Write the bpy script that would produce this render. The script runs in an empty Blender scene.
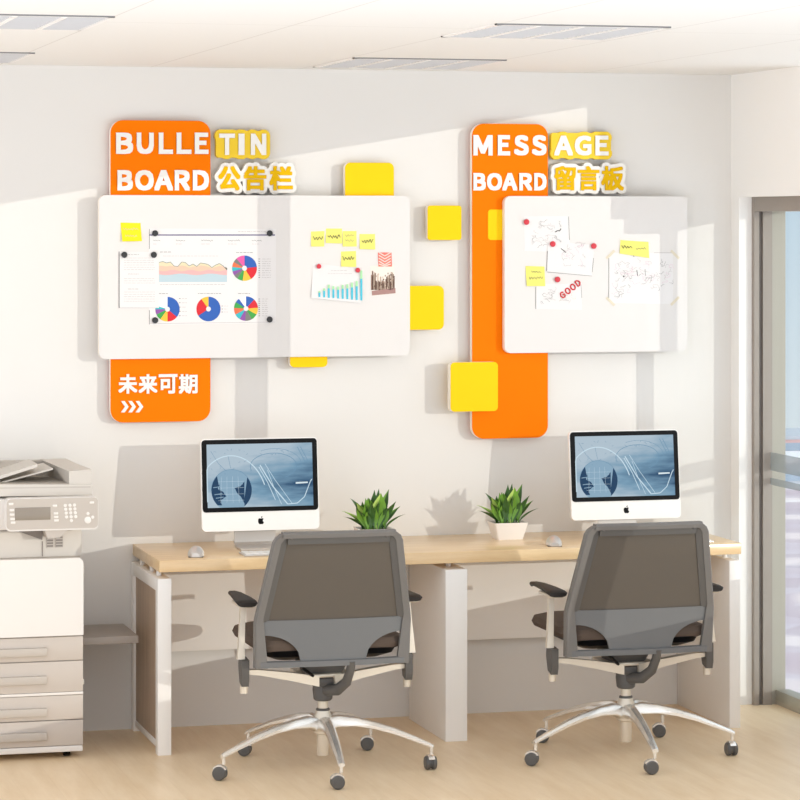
import bpy, bmesh, math, random
from mathutils import Vector, Matrix
from mathutils.geometry import tessellate_polygon
random.seed(7)
SC = bpy.context.scene
COL = SC.collection
R = math.radians

# ------------------------------------------------------------------ camera
F_PX, HOR, YAW = 2900.0, 222.0, R(15.0)
CAM = Vector((-4.6133, -11.7048, 2.067))
cd = bpy.data.cameras.new('camera')
cam = bpy.data.objects.new('camera', cd); COL.objects.link(cam)
cam.location = CAM
cam.rotation_euler = (R(90), 0, -YAW)
cd.sensor_fit = 'HORIZONTAL'; cd.sensor_width = 36.0
cd.lens = F_PX / 800.0 * 36.0
cd.shift_x = 0.0
cd.shift_y = -(400.0 - HOR) / 800.0
cd.clip_end = 3000
SC.camera = cam
FW = Vector((math.sin(YAW), math.cos(YAW))); RT = Vector((math.cos(YAW), -math.sin(YAW)))
def _ray(px, py):
    a = (px - 400) / F_PX
    return Vector((FW.x + a * RT.x, FW.y + a * RT.y, -(py - HOR) / F_PX))
def at(px, py, Y=0.0):            # point of the vertical plane Y = const seen at this place of the photo -> (X, Z)
    r = _ray(px, py); t = (Y - CAM.y) / r.y
    return CAM.x + t * r.x, CAM.z + t * r.z

# ------------------------------------------------------------------ view, world, sun
SC.view_settings.view_transform = 'Standard'
SC.view_settings.look = 'None'
SC.view_settings.gamma = 1.0
SC.view_settings.exposure = 0.0
SC.view_settings.use_curve_mapping = False
SC.cycles.max_bounces = 10
SC.cycles.diffuse_bounces = 6
SC.cycles.transparent_max_bounces = 16
w = bpy.data.worlds.new('world'); SC.world = w; w.use_nodes = True
nt = w.node_tree; nt.nodes.clear()
wo = nt.nodes.new('ShaderNodeOutputWorld'); bg = nt.nodes.new('ShaderNodeBackground')
tc = nt.nodes.new('ShaderNodeTexCoord'); sx = nt.nodes.new('ShaderNodeSeparateXYZ')
mr = nt.nodes.new('ShaderNodeMapRange'); mr.inputs[1].default_value = 0.2; mr.inputs[2].default_value = 0.75
mix = nt.nodes.new('ShaderNodeMix'); mix.data_type = 'RGBA'
mz = nt.nodes.new('ShaderNodeMapRange'); mz.inputs[1].default_value = -0.08; mz.inputs[2].default_value = 0.03
mixz = nt.nodes.new('ShaderNodeMix'); mixz.data_type = 'RGBA'
nt.links.new(tc.outputs['Generated'], sx.inputs[0]); nt.links.new(sx.outputs['Y'], mr.inputs[0])
nt.links.new(sx.outputs['Z'], mz.inputs[0])
mixz.inputs[6].default_value = (0.54, 0.58, 0.62, 1); mixz.inputs[7].default_value = (0.38, 0.49, 0.59, 1)
nt.links.new(mz.outputs[0], mixz.inputs[0])
mf = nt.nodes.new('ShaderNodeMapRange'); mf.inputs[1].default_value = -0.12; mf.inputs[2].default_value = 0.12
nt.links.new(sx.outputs['Z'], mf.inputs[0])
mixf = nt.nodes.new('ShaderNodeMix'); mixf.data_type = 'RGBA'
mixf.inputs[6].default_value = (1.20, 1.255, 1.33, 1); mixf.inputs[7].default_value = (0.92, 0.96, 1.02, 1)
nt.links.new(mf.outputs[0], mixf.inputs[0]); nt.links.new(mixf.outputs[2], mix.inputs[6])
nt.links.new(mixz.outputs[2], mix.inputs[7]); nt.links.new(mr.outputs[0], mix.inputs[0])
nt.links.new(mix.outputs[2], bg.inputs[0]); bg.inputs[1].default_value = 1.48
nt.links.new(bg.outputs[0], wo.inputs[0])

SUN_DIR = Vector((-0.85, 1.0, -0.142)).normalized()
sd = bpy.data.lights.new('sun', 'SUN'); sd.energy = 1.2; sd.angle = R(0.12); sd.color = (1.0, 0.945, 0.86)
so = bpy.data.objects.new('sun', sd); COL.objects.link(so)
so.rotation_euler = SUN_DIR.to_track_quat('-Z', 'Y').to_euler(); so.location = (6, -6, 4)

# ------------------------------------------------------------------ materials
MATS = {}
def mat(name, col, rough=0.5, metal=0.0, spec=0.5, noise=0.0, nscale=20.0, bump=0.0, bscale=200.0, emit=0.0, coat=0.0):
    if name in MATS: return MATS[name]
    m = bpy.data.materials.new(name); m.use_nodes = True; t = m.node_tree
    b = t.nodes['Principled BSDF']
    b.inputs['Base Color'].default_value = (*col, 1); b.inputs['Roughness'].default_value = rough
    b.inputs['Metallic'].default_value = metal; b.inputs['Specular IOR Level'].default_value = spec
    b.inputs['Coat Weight'].default_value = coat
    if noise > 0:
        c = t.nodes.new('ShaderNodeTexCoord'); n = t.nodes.new('ShaderNodeTexNoise'); n.inputs['Scale'].default_value = nscale
        mx = t.nodes.new('ShaderNodeMix'); mx.data_type = 'RGBA'
        mx.inputs[6].default_value = (*[v * (1 - noise) for v in col], 1)
        mx.inputs[7].default_value = (*[min(1, v * (1 + noise)) for v in col], 1)
        t.links.new(c.outputs['Object'], n.inputs['Vector']); t.links.new(n.outputs['Fac'], mx.inputs[0])
        t.links.new(mx.outputs[2], b.inputs['Base Color'])
    if bump > 0:
        c = t.nodes.new('ShaderNodeTexCoord'); n = t.nodes.new('ShaderNodeTexNoise'); n.inputs['Scale'].default_value = bscale
        bp = t.nodes.new('ShaderNodeBump'); bp.inputs['Strength'].default_value = bump; bp.inputs['Distance'].default_value = 0.002
        t.links.new(c.outputs['Object'], n.inputs['Vector']); t.links.new(n.outputs['Fac'], bp.inputs['Height'])
        t.links.new(bp.outputs[0], b.inputs['Normal'])
    if emit > 0:
        b.inputs['Emission Color'].default_value = (*col, 1); b.inputs['Emission Strength'].default_value = emit
    MATS[name] = m; return m

def s2l(*c):
    return tuple((v / 255 / 12.92) if v / 255 <= 0.04045 else ((v / 255 + 0.055) / 1.055) ** 2.4 for v in c)

def wood(name, c1, c2, stretch=(1.0, 12.0, 12.0), scale=3.0, rough=0.35, plank=None, coat=0.0):
    m = bpy.data.materials.new(name); m.use_nodes = True; t = m.node_tree; b = t.nodes['Principled BSDF']
    c = t.nodes.new('ShaderNodeTexCoord'); mp = t.nodes.new('ShaderNodeMapping'); mp.inputs['Scale'].default_value = stretch
    n = t.nodes.new('ShaderNodeTexNoise'); n.inputs['Scale'].default_value = scale; n.inputs['Detail'].default_value = 8; n.inputs['Roughness'].default_value = 0.65
    rp = t.nodes.new('ShaderNodeValToRGB'); rp.color_ramp.elements[0].position = 0.3; rp.color_ramp.elements[1].position = 0.72
    rp.color_ramp.elements[0].color = (*c1, 1); rp.color_ramp.elements[1].color = (*c2, 1)
    t.links.new(c.outputs['Object'], mp.inputs[0]); t.links.new(mp.outputs[0], n.inputs['Vector']); t.links.new(n.outputs['Fac'], rp.inputs[0])
    out = rp.outputs[0]
    if plank:
        br = t.nodes.new('ShaderNodeTexBrick'); mp2 = t.nodes.new('ShaderNodeMapping'); mp2.inputs['Rotation'].default_value = (0, 0, R(90))
        t.links.new(c.outputs['Object'], mp2.inputs[0]); t.links.new(mp2.outputs[0], br.inputs['Vector'])
        br.inputs['Color1'].default_value = (1, 1, 1, 1); br.inputs['Color2'].default_value = (0.965, 0.955, 0.945, 1)
        br.inputs['Mortar'].default_value = (0.93, 0.91, 0.89, 1); br.inputs['Scale'].default_value = 1.0
        br.inputs['Brick Width'].default_value = plank[0]; br.inputs['Row Height'].default_value = plank[1]; br.inputs['Mortar Size'].default_value = 0.0012
        ml = t.nodes.new('ShaderNodeMix'); ml.data_type = 'RGBA'; ml.blend_type = 'MULTIPLY'; ml.inputs[0].default_value = 1.0
        t.links.new(out, ml.inputs[6]); t.links.new(br.outputs[0], ml.inputs[7]); out = ml.outputs[2]
    t.links.new(out, b.inputs['Base Color']); b.inputs['Roughness'].default_value = rough
    b.inputs['Coat Weight'].default_value = coat; b.inputs['Coat Roughness'].default_value = 0.12
    MATS[name] = m; return m

M_wall = mat('wall_paint', s2l(227, 224, 220), 0.9, spec=0.2, bump=0.05)
M_trimw = mat('reveal_paint', s2l(247, 245, 242), 0.7, spec=0.3, bump=0.03)
M_floor = wood('floor_wood', s2l(234, 207, 169), s2l(249, 227, 194), (7.0, 0.9, 4.0), 2.2, 0.38, (1.6, 0.14))
M_oak = wood('desk_oak', s2l(224, 190, 142), s2l(242, 213, 168), (1.2, 9, 9), 3.5, 0.28, coat=0.3)
M_wal = wood('desk_side_wood', s2l(172, 148, 126), s2l(196, 172, 148), (9, 9, 0.8), 3.0, 0.5)
M_white = mat('white_lacquer', s2l(243, 240, 236), 0.4, noise=0.01)
M_board = mat('board_white', s2l(226, 222, 219), 0.45, spec=0.2, noise=0.005)
M_edge = mat('board_edge_cream', s2l(250, 240, 226), 0.5, noise=0.01)
M_orange = mat('orange_acrylic', s2l(247, 122, 0), 0.45, spec=0.05, noise=0.01)
M_yellow = mat('yellow_acrylic', s2l(246, 204, 0), 0.45, spec=0.15, noise=0.01)
M_gold = mat('mustard_letter', s2l(238, 200, 14), 0.45, noise=0.01)
M_goldl = mat('gold_character', s2l(226, 178, 0), 0.5, spec=0.1, noise=0.01)
M_letter = mat('letter_white', s2l(238, 235, 230), 0.5, noise=0.01)
M_paper = mat('paper', s2l(231, 228, 227), 0.8, spec=0.2, noise=0.004)
M_note = mat('sticky_note_paper', s2l(236, 230, 122), 0.8, spec=0.2, noise=0.01)
M_note2 = mat('sticky_note_bright', s2l(240, 226, 40), 0.8, spec=0.2, noise=0.01)
M_black = mat('black_plastic', s2l(10, 10, 12), 0.4, spec=0.12, noise=0.02)
M_mag = mat('magnet_black', s2l(28, 26, 26), 0.3, noise=0.02)
M_red = mat('magnet_red', s2l(205, 42, 58), 0.3, noise=0.02)
M_chrome = mat('polished_aluminium', s2l(236, 232, 226), 0.26, metal=0.75, noise=0.01)
M_satin = mat('satin_beige_metal', s2l(222, 212, 196), 0.35, metal=0.35, noise=0.01)
M_grey = mat('chair_grey_plastic', s2l(110, 107, 104), 0.5, noise=0.02, bump=0.1, bscale=600)
M_grey2 = mat('chair_lower_back_grey', s2l(106, 107, 108), 0.55, noise=0.02, bump=0.15, bscale=900)
M_dgrey = mat('chair_dark_grey', s2l(88, 86, 84), 0.45, noise=0.02)
M_seat = mat('seat_fabric_brown', s2l(84, 70, 60), 0.85, noise=0.08, nscale=300, bump=0.4, bscale=900)
M_pad = mat('armrest_rubber', s2l(40, 35, 32), 0.55, spec=0.25, noise=0.03)
M_pot = mat('pot_ceramic', s2l(244, 238, 232), 0.3, noise=0.01)
M_soil = mat('soil', s2l(70, 55, 40), 0.95, noise=0.3, nscale=120)
M_leafd = mat('leaf_dark', s2l(52, 92, 32), 0.45, noise=0.3, nscale=30)
M_leafm = mat('leaf_mid', s2l(112, 160, 54), 0.42, noise=0.25, nscale=30)
M_leafl = mat('leaf_light', s2l(186, 212, 110), 0.42, noise=0.15, nscale=30)
M_alu = mat('stand_aluminium', s2l(214, 210, 206), 0.35, metal=0.6, noise=0.01)
M_copl = mat('copier_light_grey', s2l(205, 198, 189), 0.5, noise=0.01)
M_copm = mat('copier_mid_grey', s2l(188, 179, 170), 0.5, noise=0.01)
M_copd = mat('copier_dark_grey', s2l(132, 124, 118), 0.55, noise=0.02)
M_copw = mat('copier_white', s2l(228, 223, 218), 0.4, noise=0.005)
M_tray = mat('side_tray_grey', s2l(164, 155, 147), 0.5, noise=0.01)
M_copdr = mat('copier_drawer_grey', s2l(196, 186, 177), 0.5, noise=0.01)
M_lcd = mat('copier_display', s2l(140, 130, 118), 0.25, noise=0.02)
M_frame = mat('window_frame_bronze', s2l(152, 142, 133), 0.5, noise=0.02)
M_frame2 = mat('window_frame_dark', s2l(116, 108, 102), 0.5, noise=0.02)
M_frame3 = mat('window_sash_beige', s2l(172, 165, 152), 0.5, noise=0.01)
M_ink = mat('ink_grey', s2l(118, 114, 114), 0.8)
M_inkf = mat('ink_faint', s2l(182, 175, 174), 0.8)
M_inkd = mat('ink_dark', s2l(70, 66, 66), 0.8)
M_pink = mat('ink_pink', s2l(225, 190, 205), 0.8)
M_ired = mat('ink_red', s2l(205, 30, 40), 0.6)
M_purple = mat('ink_purple', s2l(72, 66, 120), 0.7)
M_tape = mat('masking_tape', s2l(222, 212, 190), 0.7, noise=0.03)
M_coral = mat('washi_coral', s2l(236, 120, 105), 0.7)
M_lite = mat('washi_pale', s2l(250, 214, 204), 0.7)
M_key = mat('keycap_white', s2l(240, 238, 234), 0.4)

def ceiling_mat():
    m = bpy.data.materials.new('ceiling_panels'); m.use_nodes = True; t = m.node_tree; b = t.nodes['Principled BSDF']
    g = t.nodes.new('ShaderNodeNewGeometry'); sp = t.nodes.new('ShaderNodeSeparateXYZ'); t.links.new(g.outputs['Position'], sp.inputs[0])
    outs = []
    for ax, per, off in (('X', 0.62, 2.534), ('Y', 2.6, 0.0)):
        a = t.nodes.new('ShaderNodeMath'); a.operation = 'ADD'; a.inputs[1].default_value = off + per * 40
        d = t.nodes.new('ShaderNodeMath'); d.operation = 'MODULO'; d.inputs[1].default_value = per
        c = t.nodes.new('ShaderNodeMath'); c.operation = 'LESS_THAN'; c.inputs[1].default_value = 0.006
        t.links.new(sp.outputs[ax], a.inputs[0]); t.links.new(a.outputs[0], d.inputs[0]); t.links.new(d.outputs[0], c.inputs[0]); outs.append(c)
    mx = t.nodes.new('ShaderNodeMath'); mx.operation = 'MAXIMUM'
    t.links.new(outs[0].outputs[0], mx.inputs[0]); t.links.new(outs[1].outputs[0], mx.inputs[1])
    mm = t.nodes.new('ShaderNodeMix'); mm.data_type = 'RGBA'
    mm.inputs[6].default_value = (*s2l(234, 231, 227), 1); mm.inputs[7].default_value = (*s2l(214, 209, 204), 1)
    t.links.new(mx.outputs[0], mm.inputs[0]); t.links.new(mm.outputs[2], b.inputs['Base Color']); b.inputs['Roughness'].default_value = 0.8
    return m
M_ceil = ceiling_mat()

def mesh_fabric():
    m = bpy.data.materials.new('chair_back_mesh'); m.use_nodes = True; t = m.node_tree; b = t.nodes['Principled BSDF']
    b.inputs['Base Color'].default_value = (*s2l(92, 84, 75), 1); b.inputs['Roughness'].default_value = 0.7
    tr = t.nodes.new('ShaderNodeBsdfTransparent'); mx = t.nodes.new('ShaderNodeMixShader'); mx.inputs[0].default_value = 0.08
    c = t.nodes.new('ShaderNodeTexCoord'); n = t.nodes.new('ShaderNodeTexWave'); n.inputs['Scale'].default_value = 160
    bp = t.nodes.new('ShaderNodeBump'); bp.inputs['Strength'].default_value = 0.15; bp.inputs['Distance'].default_value = 0.001
    t.links.new(c.outputs['Object'], n.inputs['Vector']); t.links.new(n.outputs['Fac'], bp.inputs['Height']); t.links.new(bp.outputs[0], b.inputs['Normal'])
    o = t.nodes['Material Output']
    t.links.new(b.outputs[0], mx.inputs[1]); t.links.new(tr.outputs[0], mx.inputs[2]); t.links.new(mx.outputs[0], o.inputs[0])
    return m
M_mesh = mesh_fabric()

def glass_mat():
    m = bpy.data.materials.new('window_glass'); m.use_nodes = True; t = m.node_tree; t.nodes.remove(t.nodes['Principled BSDF'])
    tr = t.nodes.new('ShaderNodeBsdfTransparent'); tr.inputs[0].default_value = (0.97, 0.985, 0.985, 1)
    gl = t.nodes.new('ShaderNodeBsdfGlossy'); gl.inputs['Roughness'].default_value = 0.02
    lw = t.nodes.new('ShaderNodeLayerWeight'); lw.inputs[0].default_value = 0.35; fr = t.nodes.new('ShaderNodeMath'); fr.operation = 'MULTIPLY'; fr.inputs[1].default_value = 0.10
    t.links.new(lw.outputs['Facing'], fr.inputs[0]); mx = t.nodes.new('ShaderNodeMixShader'); t.links.new(fr.outputs[0], mx.inputs[0])
    t.links.new(tr.outputs[0], mx.inputs[1]); t.links.new(gl.outputs[0], mx.inputs[2]); t.links.new(mx.outputs[0], t.nodes['Material Output'].inputs[0])
    return m
M_glass = glass_mat()
M_frost = mat('frosted_band', s2l(150, 160, 164), 0.5, noise=0.03)
def see_through(m, f):
    t = m.node_tree; b = t.nodes['Principled BSDF']; b.inputs['Alpha'].default_value = f
see_through(M_frost, 0.55)

def screen_mat():
    # the monitor wallpaper: soft blue cloudy gradient, painted by object coordinates of the flat screen (x -.21..+.21, z -.13..+.13)
    m = bpy.data.materials.new('screen_picture'); m.use_nodes = True; t = m.node_tree; b = t.nodes['Principled BSDF']
    c = t.nodes.new('ShaderNodeTexCoord'); sp = t.nodes.new('ShaderNodeSeparateXYZ'); t.links.new(c.outputs['Object'], sp.inputs[0])
    mp = t.nodes.new('ShaderNodeMapping'); mp.inputs['Scale'].default_value = (5, 1, 26); mp.inputs['Rotation'].default_value = (0, R(-7), 0)
    n = t.nodes.new('ShaderNodeTexNoise'); n.inputs['Scale'].default_value = 1.4; n.inputs['Detail'].default_value = 6
    t.links.new(c.outputs['Object'], mp.inputs[0]); t.links.new(mp.outputs[0], n.inputs['Vector'])
    # darkest toward the right middle band, palest top left
    ax = t.nodes.new('ShaderNodeMapRange'); ax.inputs[1].default_value = -0.22; ax.inputs[2].default_value = 0.22; ax.inputs[3].default_value = 0.60; ax.inputs[4].default_value = 0.16
    t.links.new(sp.outputs['X'], ax.inputs[0])
    az = t.nodes.new('ShaderNodeMath'); az.operation = 'ADD'; az.inputs[1].default_value = 0.035; t.links.new(sp.outputs['Z'], az.inputs[0])
    ab = t.nodes.new('ShaderNodeMath'); ab.operation = 'ABSOLUTE'; t.links.new(az.outputs[0], ab.inputs[0])
    sc_ = t.nodes.new('ShaderNodeMath'); sc_.operation = 'MULTIPLY_ADD'; sc_.inputs[1].default_value = 3.0; t.links.new(ab.outputs[0], sc_.inputs[0]); t.links.new(ax.outputs[0], sc_.inputs[2])
    ad = t.nodes.new('ShaderNodeMath'); ad.operation = 'MULTIPLY_ADD'; ad.inputs[1].default_value = 0.55
    t.links.new(n.outputs['Fac'], ad.inputs[0]); t.links.new(sc_.outputs[0], ad.inputs[2])
    rp = t.nodes.new('ShaderNodeValToRGB'); e = rp.color_ramp.elements
    e[0].position = 0.45; e[0].color = (*s2l(40, 84, 122), 1); e[1].position = 1.0; e[1].color = (*s2l(196, 216, 230), 1)
    k = e.new(0.72); k.color = (*s2l(130, 172, 200), 1)
    t.links.new(ad.outputs[0], rp.inputs[0])
    b.inputs['Base Color'].default_value = (0.01, 0.01, 0.012, 1); b.inputs['Roughness'].default_value = 0.25
    t.links.new(rp.outputs[0], b.inputs['Emission Color']); b.inputs['Emission Strength'].default_value = 0.75; b.inputs['Specular IOR Level'].default_value = 0.1
    return m
M_screen = screen_mat()
def glow(name, col, s=0.9):
    m = mat(name, (0.01, 0.01, 0.01), 0.3); b = m.node_tree.nodes['Principled BSDF']
    b.inputs['Emission Color'].default_value = (*col, 1); b.inputs['Emission Strength'].default_value = s; b.inputs['Specular IOR Level'].default_value = 0.05; return m
M_sl = glow('screen_line_pale', s2l(206, 228, 240)); M_sm = glow('screen_line_mid', s2l(110, 150, 180))
M_sd = glow('screen_globe_dark', s2l(30, 66, 100)); M_sg = glow('screen_globe_pale', s2l(150, 184, 208), .8); M_sw = glow('screen_glint', s2l(225, 240, 246))

# ------------------------------------------------------------------ mesh builder
class MB:
    def __init__(s): s.v = []; s.f = []; s.m = []; s.mats = []
    def mi(s, m):
        if m not in s.mats: s.mats.append(m)
        return s.mats.index(m)
    def add(s, vs, fs, m, M=None):
        o = len(s.v)
        for p in vs:
            p = Vector(p); s.v.append(tuple(M @ p if M else p))
        k = s.mi(m)
        for f in fs: s.f.append([i + o for i in f]); s.m.append(k)
    def addbm(s, bm, m, M=None):
        bm.verts.index_update()
        s.add([v.co for v in bm.verts], [[v.index for v in f.verts] for f in bm.faces], m, M); bm.free()
    def box(s, x0, x1, y0, y1, z0, z1, m, bev=0.0, seg=2, M=None):
        x0, x1 = sorted((x0, x1)); y0, y1 = sorted((y0, y1)); z0, z1 = sorted((z0, z1))
        bm = bmesh.new(); bmesh.ops.create_cube(bm, size=1)
        for v in bm.verts: v.co = Vector((x0 + (v.co.x + .5) * (x1 - x0), y0 + (v.co.y + .5) * (y1 - y0), z0 + (v.co.z + .5) * (z1 - z0)))
        if bev > 0: bmesh.ops.bevel(bm, geom=bm.edges[:], offset=bev, segments=seg, profile=0.5, affect='EDGES')
        s.addbm(bm, m, M); return s
    def prism(s, pts, a0, a1, m, axis='Y', bev=0.0, m_side=None, M=None):
        # pts: outline in the plane across axis; Y -> (x,z), X -> (y,z), Z -> (x,y)
        def P(p, a): return (p[0], a, p[1]) if axis == 'Y' else ((a, p[0], p[1]) if axis == 'X' else (p[0], p[1], a))
        n = len(pts); tri = tessellate_polygon([[Vector((p[0], p[1], 0)) for p in pts]])
        vs = [P(p, a0) for p in pts] + [P(p, a1) for p in pts]
        s.add(vs, [list(t) for t in tri] + [[i + n for i in reversed(t)] for t in tri] if bev == 0 else [], m, M)
        if bev == 0:
            s.add(vs, [[i, (i + 1) % n, (i + 1) % n + n, i + n] for i in range(n)], m_side or m, M)
        return s
    def loft(s, rings, m, caps=True, closed=True, M=None):
        n = len(rings[0]); vs = [p for r in rings for p in r]; fs = []
        for i in range(len(rings) - 1):
            for j in range(n if closed else n - 1):
                k = (j + 1) % n; fs.append([i * n + j, i * n + k, (i + 1) * n + k, (i + 1) * n + j])
        if caps: fs.append(list(range(n - 1, -1, -1))); fs.append([(len(rings) - 1) * n + j for j in range(n)])
        s.add(vs, fs, m, M); return s
    def tube(s, pts, rad, m, seg=10, flat=1.0, M=None, up=Vector((0, 0, 1))):
        pts = [Vector(p) for p in pts]; rings = []
        if not isinstance(rad, (list, tuple)): rad = [rad] * len(pts)
        for i, p in enumerate(pts):
            d = (pts[min(i + 1, len(pts) - 1)] - pts[max(i - 1, 0)]).normalized()
            u = up if abs(d.dot(up)) < 0.95 else Vector((0, 1, 0))
            a = d.cross(u).normalized(); b = a.cross(d).normalized()
            rings.append([tuple(p + a * math.cos(t) * rad[i] * flat + b * math.sin(t) * rad[i]) for t in [2 * math.pi * k / seg for k in range(seg)]])
        return s.loft(rings, m, M=M)
    def lathe(s, prof, c, m, seg=20, axis='Z', M=None):
        rings = []
        for r, h in prof:
            ring = []
            for k in range(seg):
                t = 2 * math.pi * k / seg; a, b = r * math.cos(t), r * math.sin(t)
                if axis == 'Z': p = (c[0] + a, c[1] + b, c[2] + h)
                elif axis == 'Y': p = (c[0] + a, c[1] + h, c[2] + b)
                else: p = (c[0] + h, c[1] + a, c[2] + b)
                ring.append(p)
            rings.append(ring)
        return s.loft(rings, m, M=M)
    def ribbon(s, pts, w, y, m):          # flat stroke in the XZ plane at Y = y
        for (x0, z0), (x1, z1) in zip(pts[:-1], pts[1:]):
            d = math.hypot(x1 - x0, z1 - z0) or 1e-6; nx, nz = -(z1 - z0) / d * w / 2, (x1 - x0) / d * w / 2
            s.add([(x0 - nx, y, z0 - nz), (x1 - nx, y, z1 - nz), (x1 + nx, y, z1 + nz), (x0 + nx, y, z0 + nz)], [[0, 1, 2, 3]], m)
        return s
    def poly(s, pts, y, m):
        tri = tessellate_polygon([[Vector((p[0], p[1], 0)) for p in pts]])
        s.add([(p[0], y, p[1]) for p in pts], [list(t) for t in tri], m); return s
    def build(s, name, parent=None, loc=(0, 0, 0), smooth=35, flat=False):
        me = bpy.data.meshes.new(name); L = Vector(loc)
        me.from_pydata([tuple(Vector(p) - L) for p in s.v], [], s.f)
        for m in s.mats: me.materials.append(m)
        me.polygons.foreach_set('material_index', s.m)
        if not flat:
            bm = bmesh.new(); bm.from_mesh(me); bmesh.ops.recalc_face_normals(bm, faces=bm.faces[:]); bm.to_mesh(me); bm.free()
            me.polygons.foreach_set('use_smooth', [True] * len(me.polygons)); me.set_sharp_from_angle(angle=R(smooth))
        me.update()
        o = bpy.data.objects.new(name, me); COL.objects.link(o); o.location = loc
        if parent: o.parent = parent
        return o

def rrect(x0, x1, z0, z1, r, n=6, corners=(1, 1, 1, 1)):   # corners: bl br tr tl
    pts = []
    for (cx, cz, a0, on) in ((x0, z0, 180, corners[0]), (x1, z0, 270, corners[1]), (x1, z1, 0, corners[2]), (x0, z1, 90, corners[3])):
        if not on: pts.append((cx, cz)); continue
        ox = cx + (r if cx == x0 else -r); oz = cz + (r if cz == z0 else -r)
        for k in range(n + 1):
            a = R(a0 + 90 * k / n); pts.append((ox + r * math.cos(a), oz + r * math.sin(a)))
    return pts

def tag(o, label=None, cat=None, group=None, kind=None):
    if label: o['label'] = label
    if cat: o['category'] = cat
    if group: o['group'] = group
    if kind: o['kind'] = kind
    return o
def thing(name, label, cat, loc=(0, 0, 0), rz=0, group=None):
    o = bpy.data.objects.new(name, None); COL.objects.link(o); o.location = loc; o.rotation_euler = (0, 0, rz); o.empty_display_size = 0.1
    return tag(o, label, cat, group)
def copy_tree(o, parent=None):
    c = o.copy(); COL.objects.link(c)
    if parent: c.parent = parent
    for ch in [x for x in COL.objects if x.parent == o]: copy_tree(ch, c)
    return c
def rel(p, o): return p

# ------------------------------------------------------------------ room shell
H = 2.7
XL, YF = -5.6, -8.0
WX = 0.205      # glass plane behind the right wall's inner face
o = MB().box(XL, 0.06, -3.6, 0.0, -0.12, 0, M_floor); o.box(0.06, 0.28, -3.6, -0.09, -0.12, 0, M_floor)
tag(o.build('floor'), kind='structure')
tag(MB().box(XL, 0.21, -4.3, 0.12, H, H + 0.12, M_ceil).build('ceiling'), kind='structure')
tag(MB().box(XL, 0.20, 0.0, 0.14, -0.12, H, M_wall).build('wall_back'), kind='structure')
HZ, YP = 2.174, -0.093   # underside of the header over the first window, near end of the corner pier
b = MB(); b.box(0, 0.20, YP, 0.0, 0, H, M_trimw); b.box(0, 0.20, -0.768, YP, HZ, H, M_trimw)
tag(b.build('wall_right'), kind='structure')

# first window: deep bronze frame in the right wall
w1 = bpy.data.objects.new('window_1', None); COL.objects.link(w1); w1['kind'] = 'structure'
b = MB()
b.box(0.058, 0.080, YP - 0.030, YP, 0, HZ, M_frame); b.box(0.080, 0.098, YP - 0.018, YP, 0, HZ, M_frame2)
b.box(0.098, 0.140, YP - 0.030, YP, 0, HZ, M_frame)
b.box(0.058, 0.140, -0.768, YP - 0.03, HZ - 0.062, HZ, M_frame, 0.002)
b.build('frame', w1)
b = MB(); b.box(0.140, WX, YP - 0.02, YP, 0, HZ - 0.01, M_frame3); b.box(0.14, WX + 0.02, -0.768, YP - 0.02, HZ - 0.062, HZ, M_frame3)
b.box(0.16, WX + 0.02, -0.768, YP - 0.02, 0, 0.062, M_frame3, 0.002)
b.build('sash', w1)
b = MB(); b.box(0.15, 0.19, -0.687, -0.637, 0, HZ, M_frame, 0.002); b.build('mullion', w1)
g = MB(); g.box(WX, WX + 0.008, -0.768, YP, 0.06, HZ - 0.05, M_glass); g.build('pane', w1)
g = MB(); g.box(0.134, 0.139, -0.60, YP - 0.002, 0.03, HZ - 0.065, M_glass); g.build('pane', w1)
s_ = MB(); s_.box(0.132, 0.134, -0.60, YP - 0.031, 1.004, 1.082, M_frost); s_.build('frosted_stripe', w1)
s_ = MB(); s_.box(0.132, 0.134, -0.60, YP - 0.031, 0.943, 0.972, M_frost)
s_.build('frosted_stripe', w1)

# second window: tall glazing from sill to ceiling, unseen, added to let the sun onto the back wall
w2 = bpy.data.objects.new('added_sun_window', None); COL.objects.link(w2); w2['kind'] = 'structure'
b = MB(); b.box(0.10, 0.30, YF, -0.768, 0, 0.66, M_trimw); b.build('sun_cutoff_sill', w2)  # low wall, its height set by where the sunlight should stop
b = MB(); b.box(0.14, 0.19, -2.73, -2.625, 0.66, H, M_frame)
for yy in (-5.2, -7.95): b.box(0.12, 0.22, yy - 0.03, yy + 0.03, 0.66, H, M_frame)
b.build('frame', w2)
b = MB(); b.box(WX, WX + 0.008, YF, -0.82, 0.66, H, M_glass); b.build('pane', w2)

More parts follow.
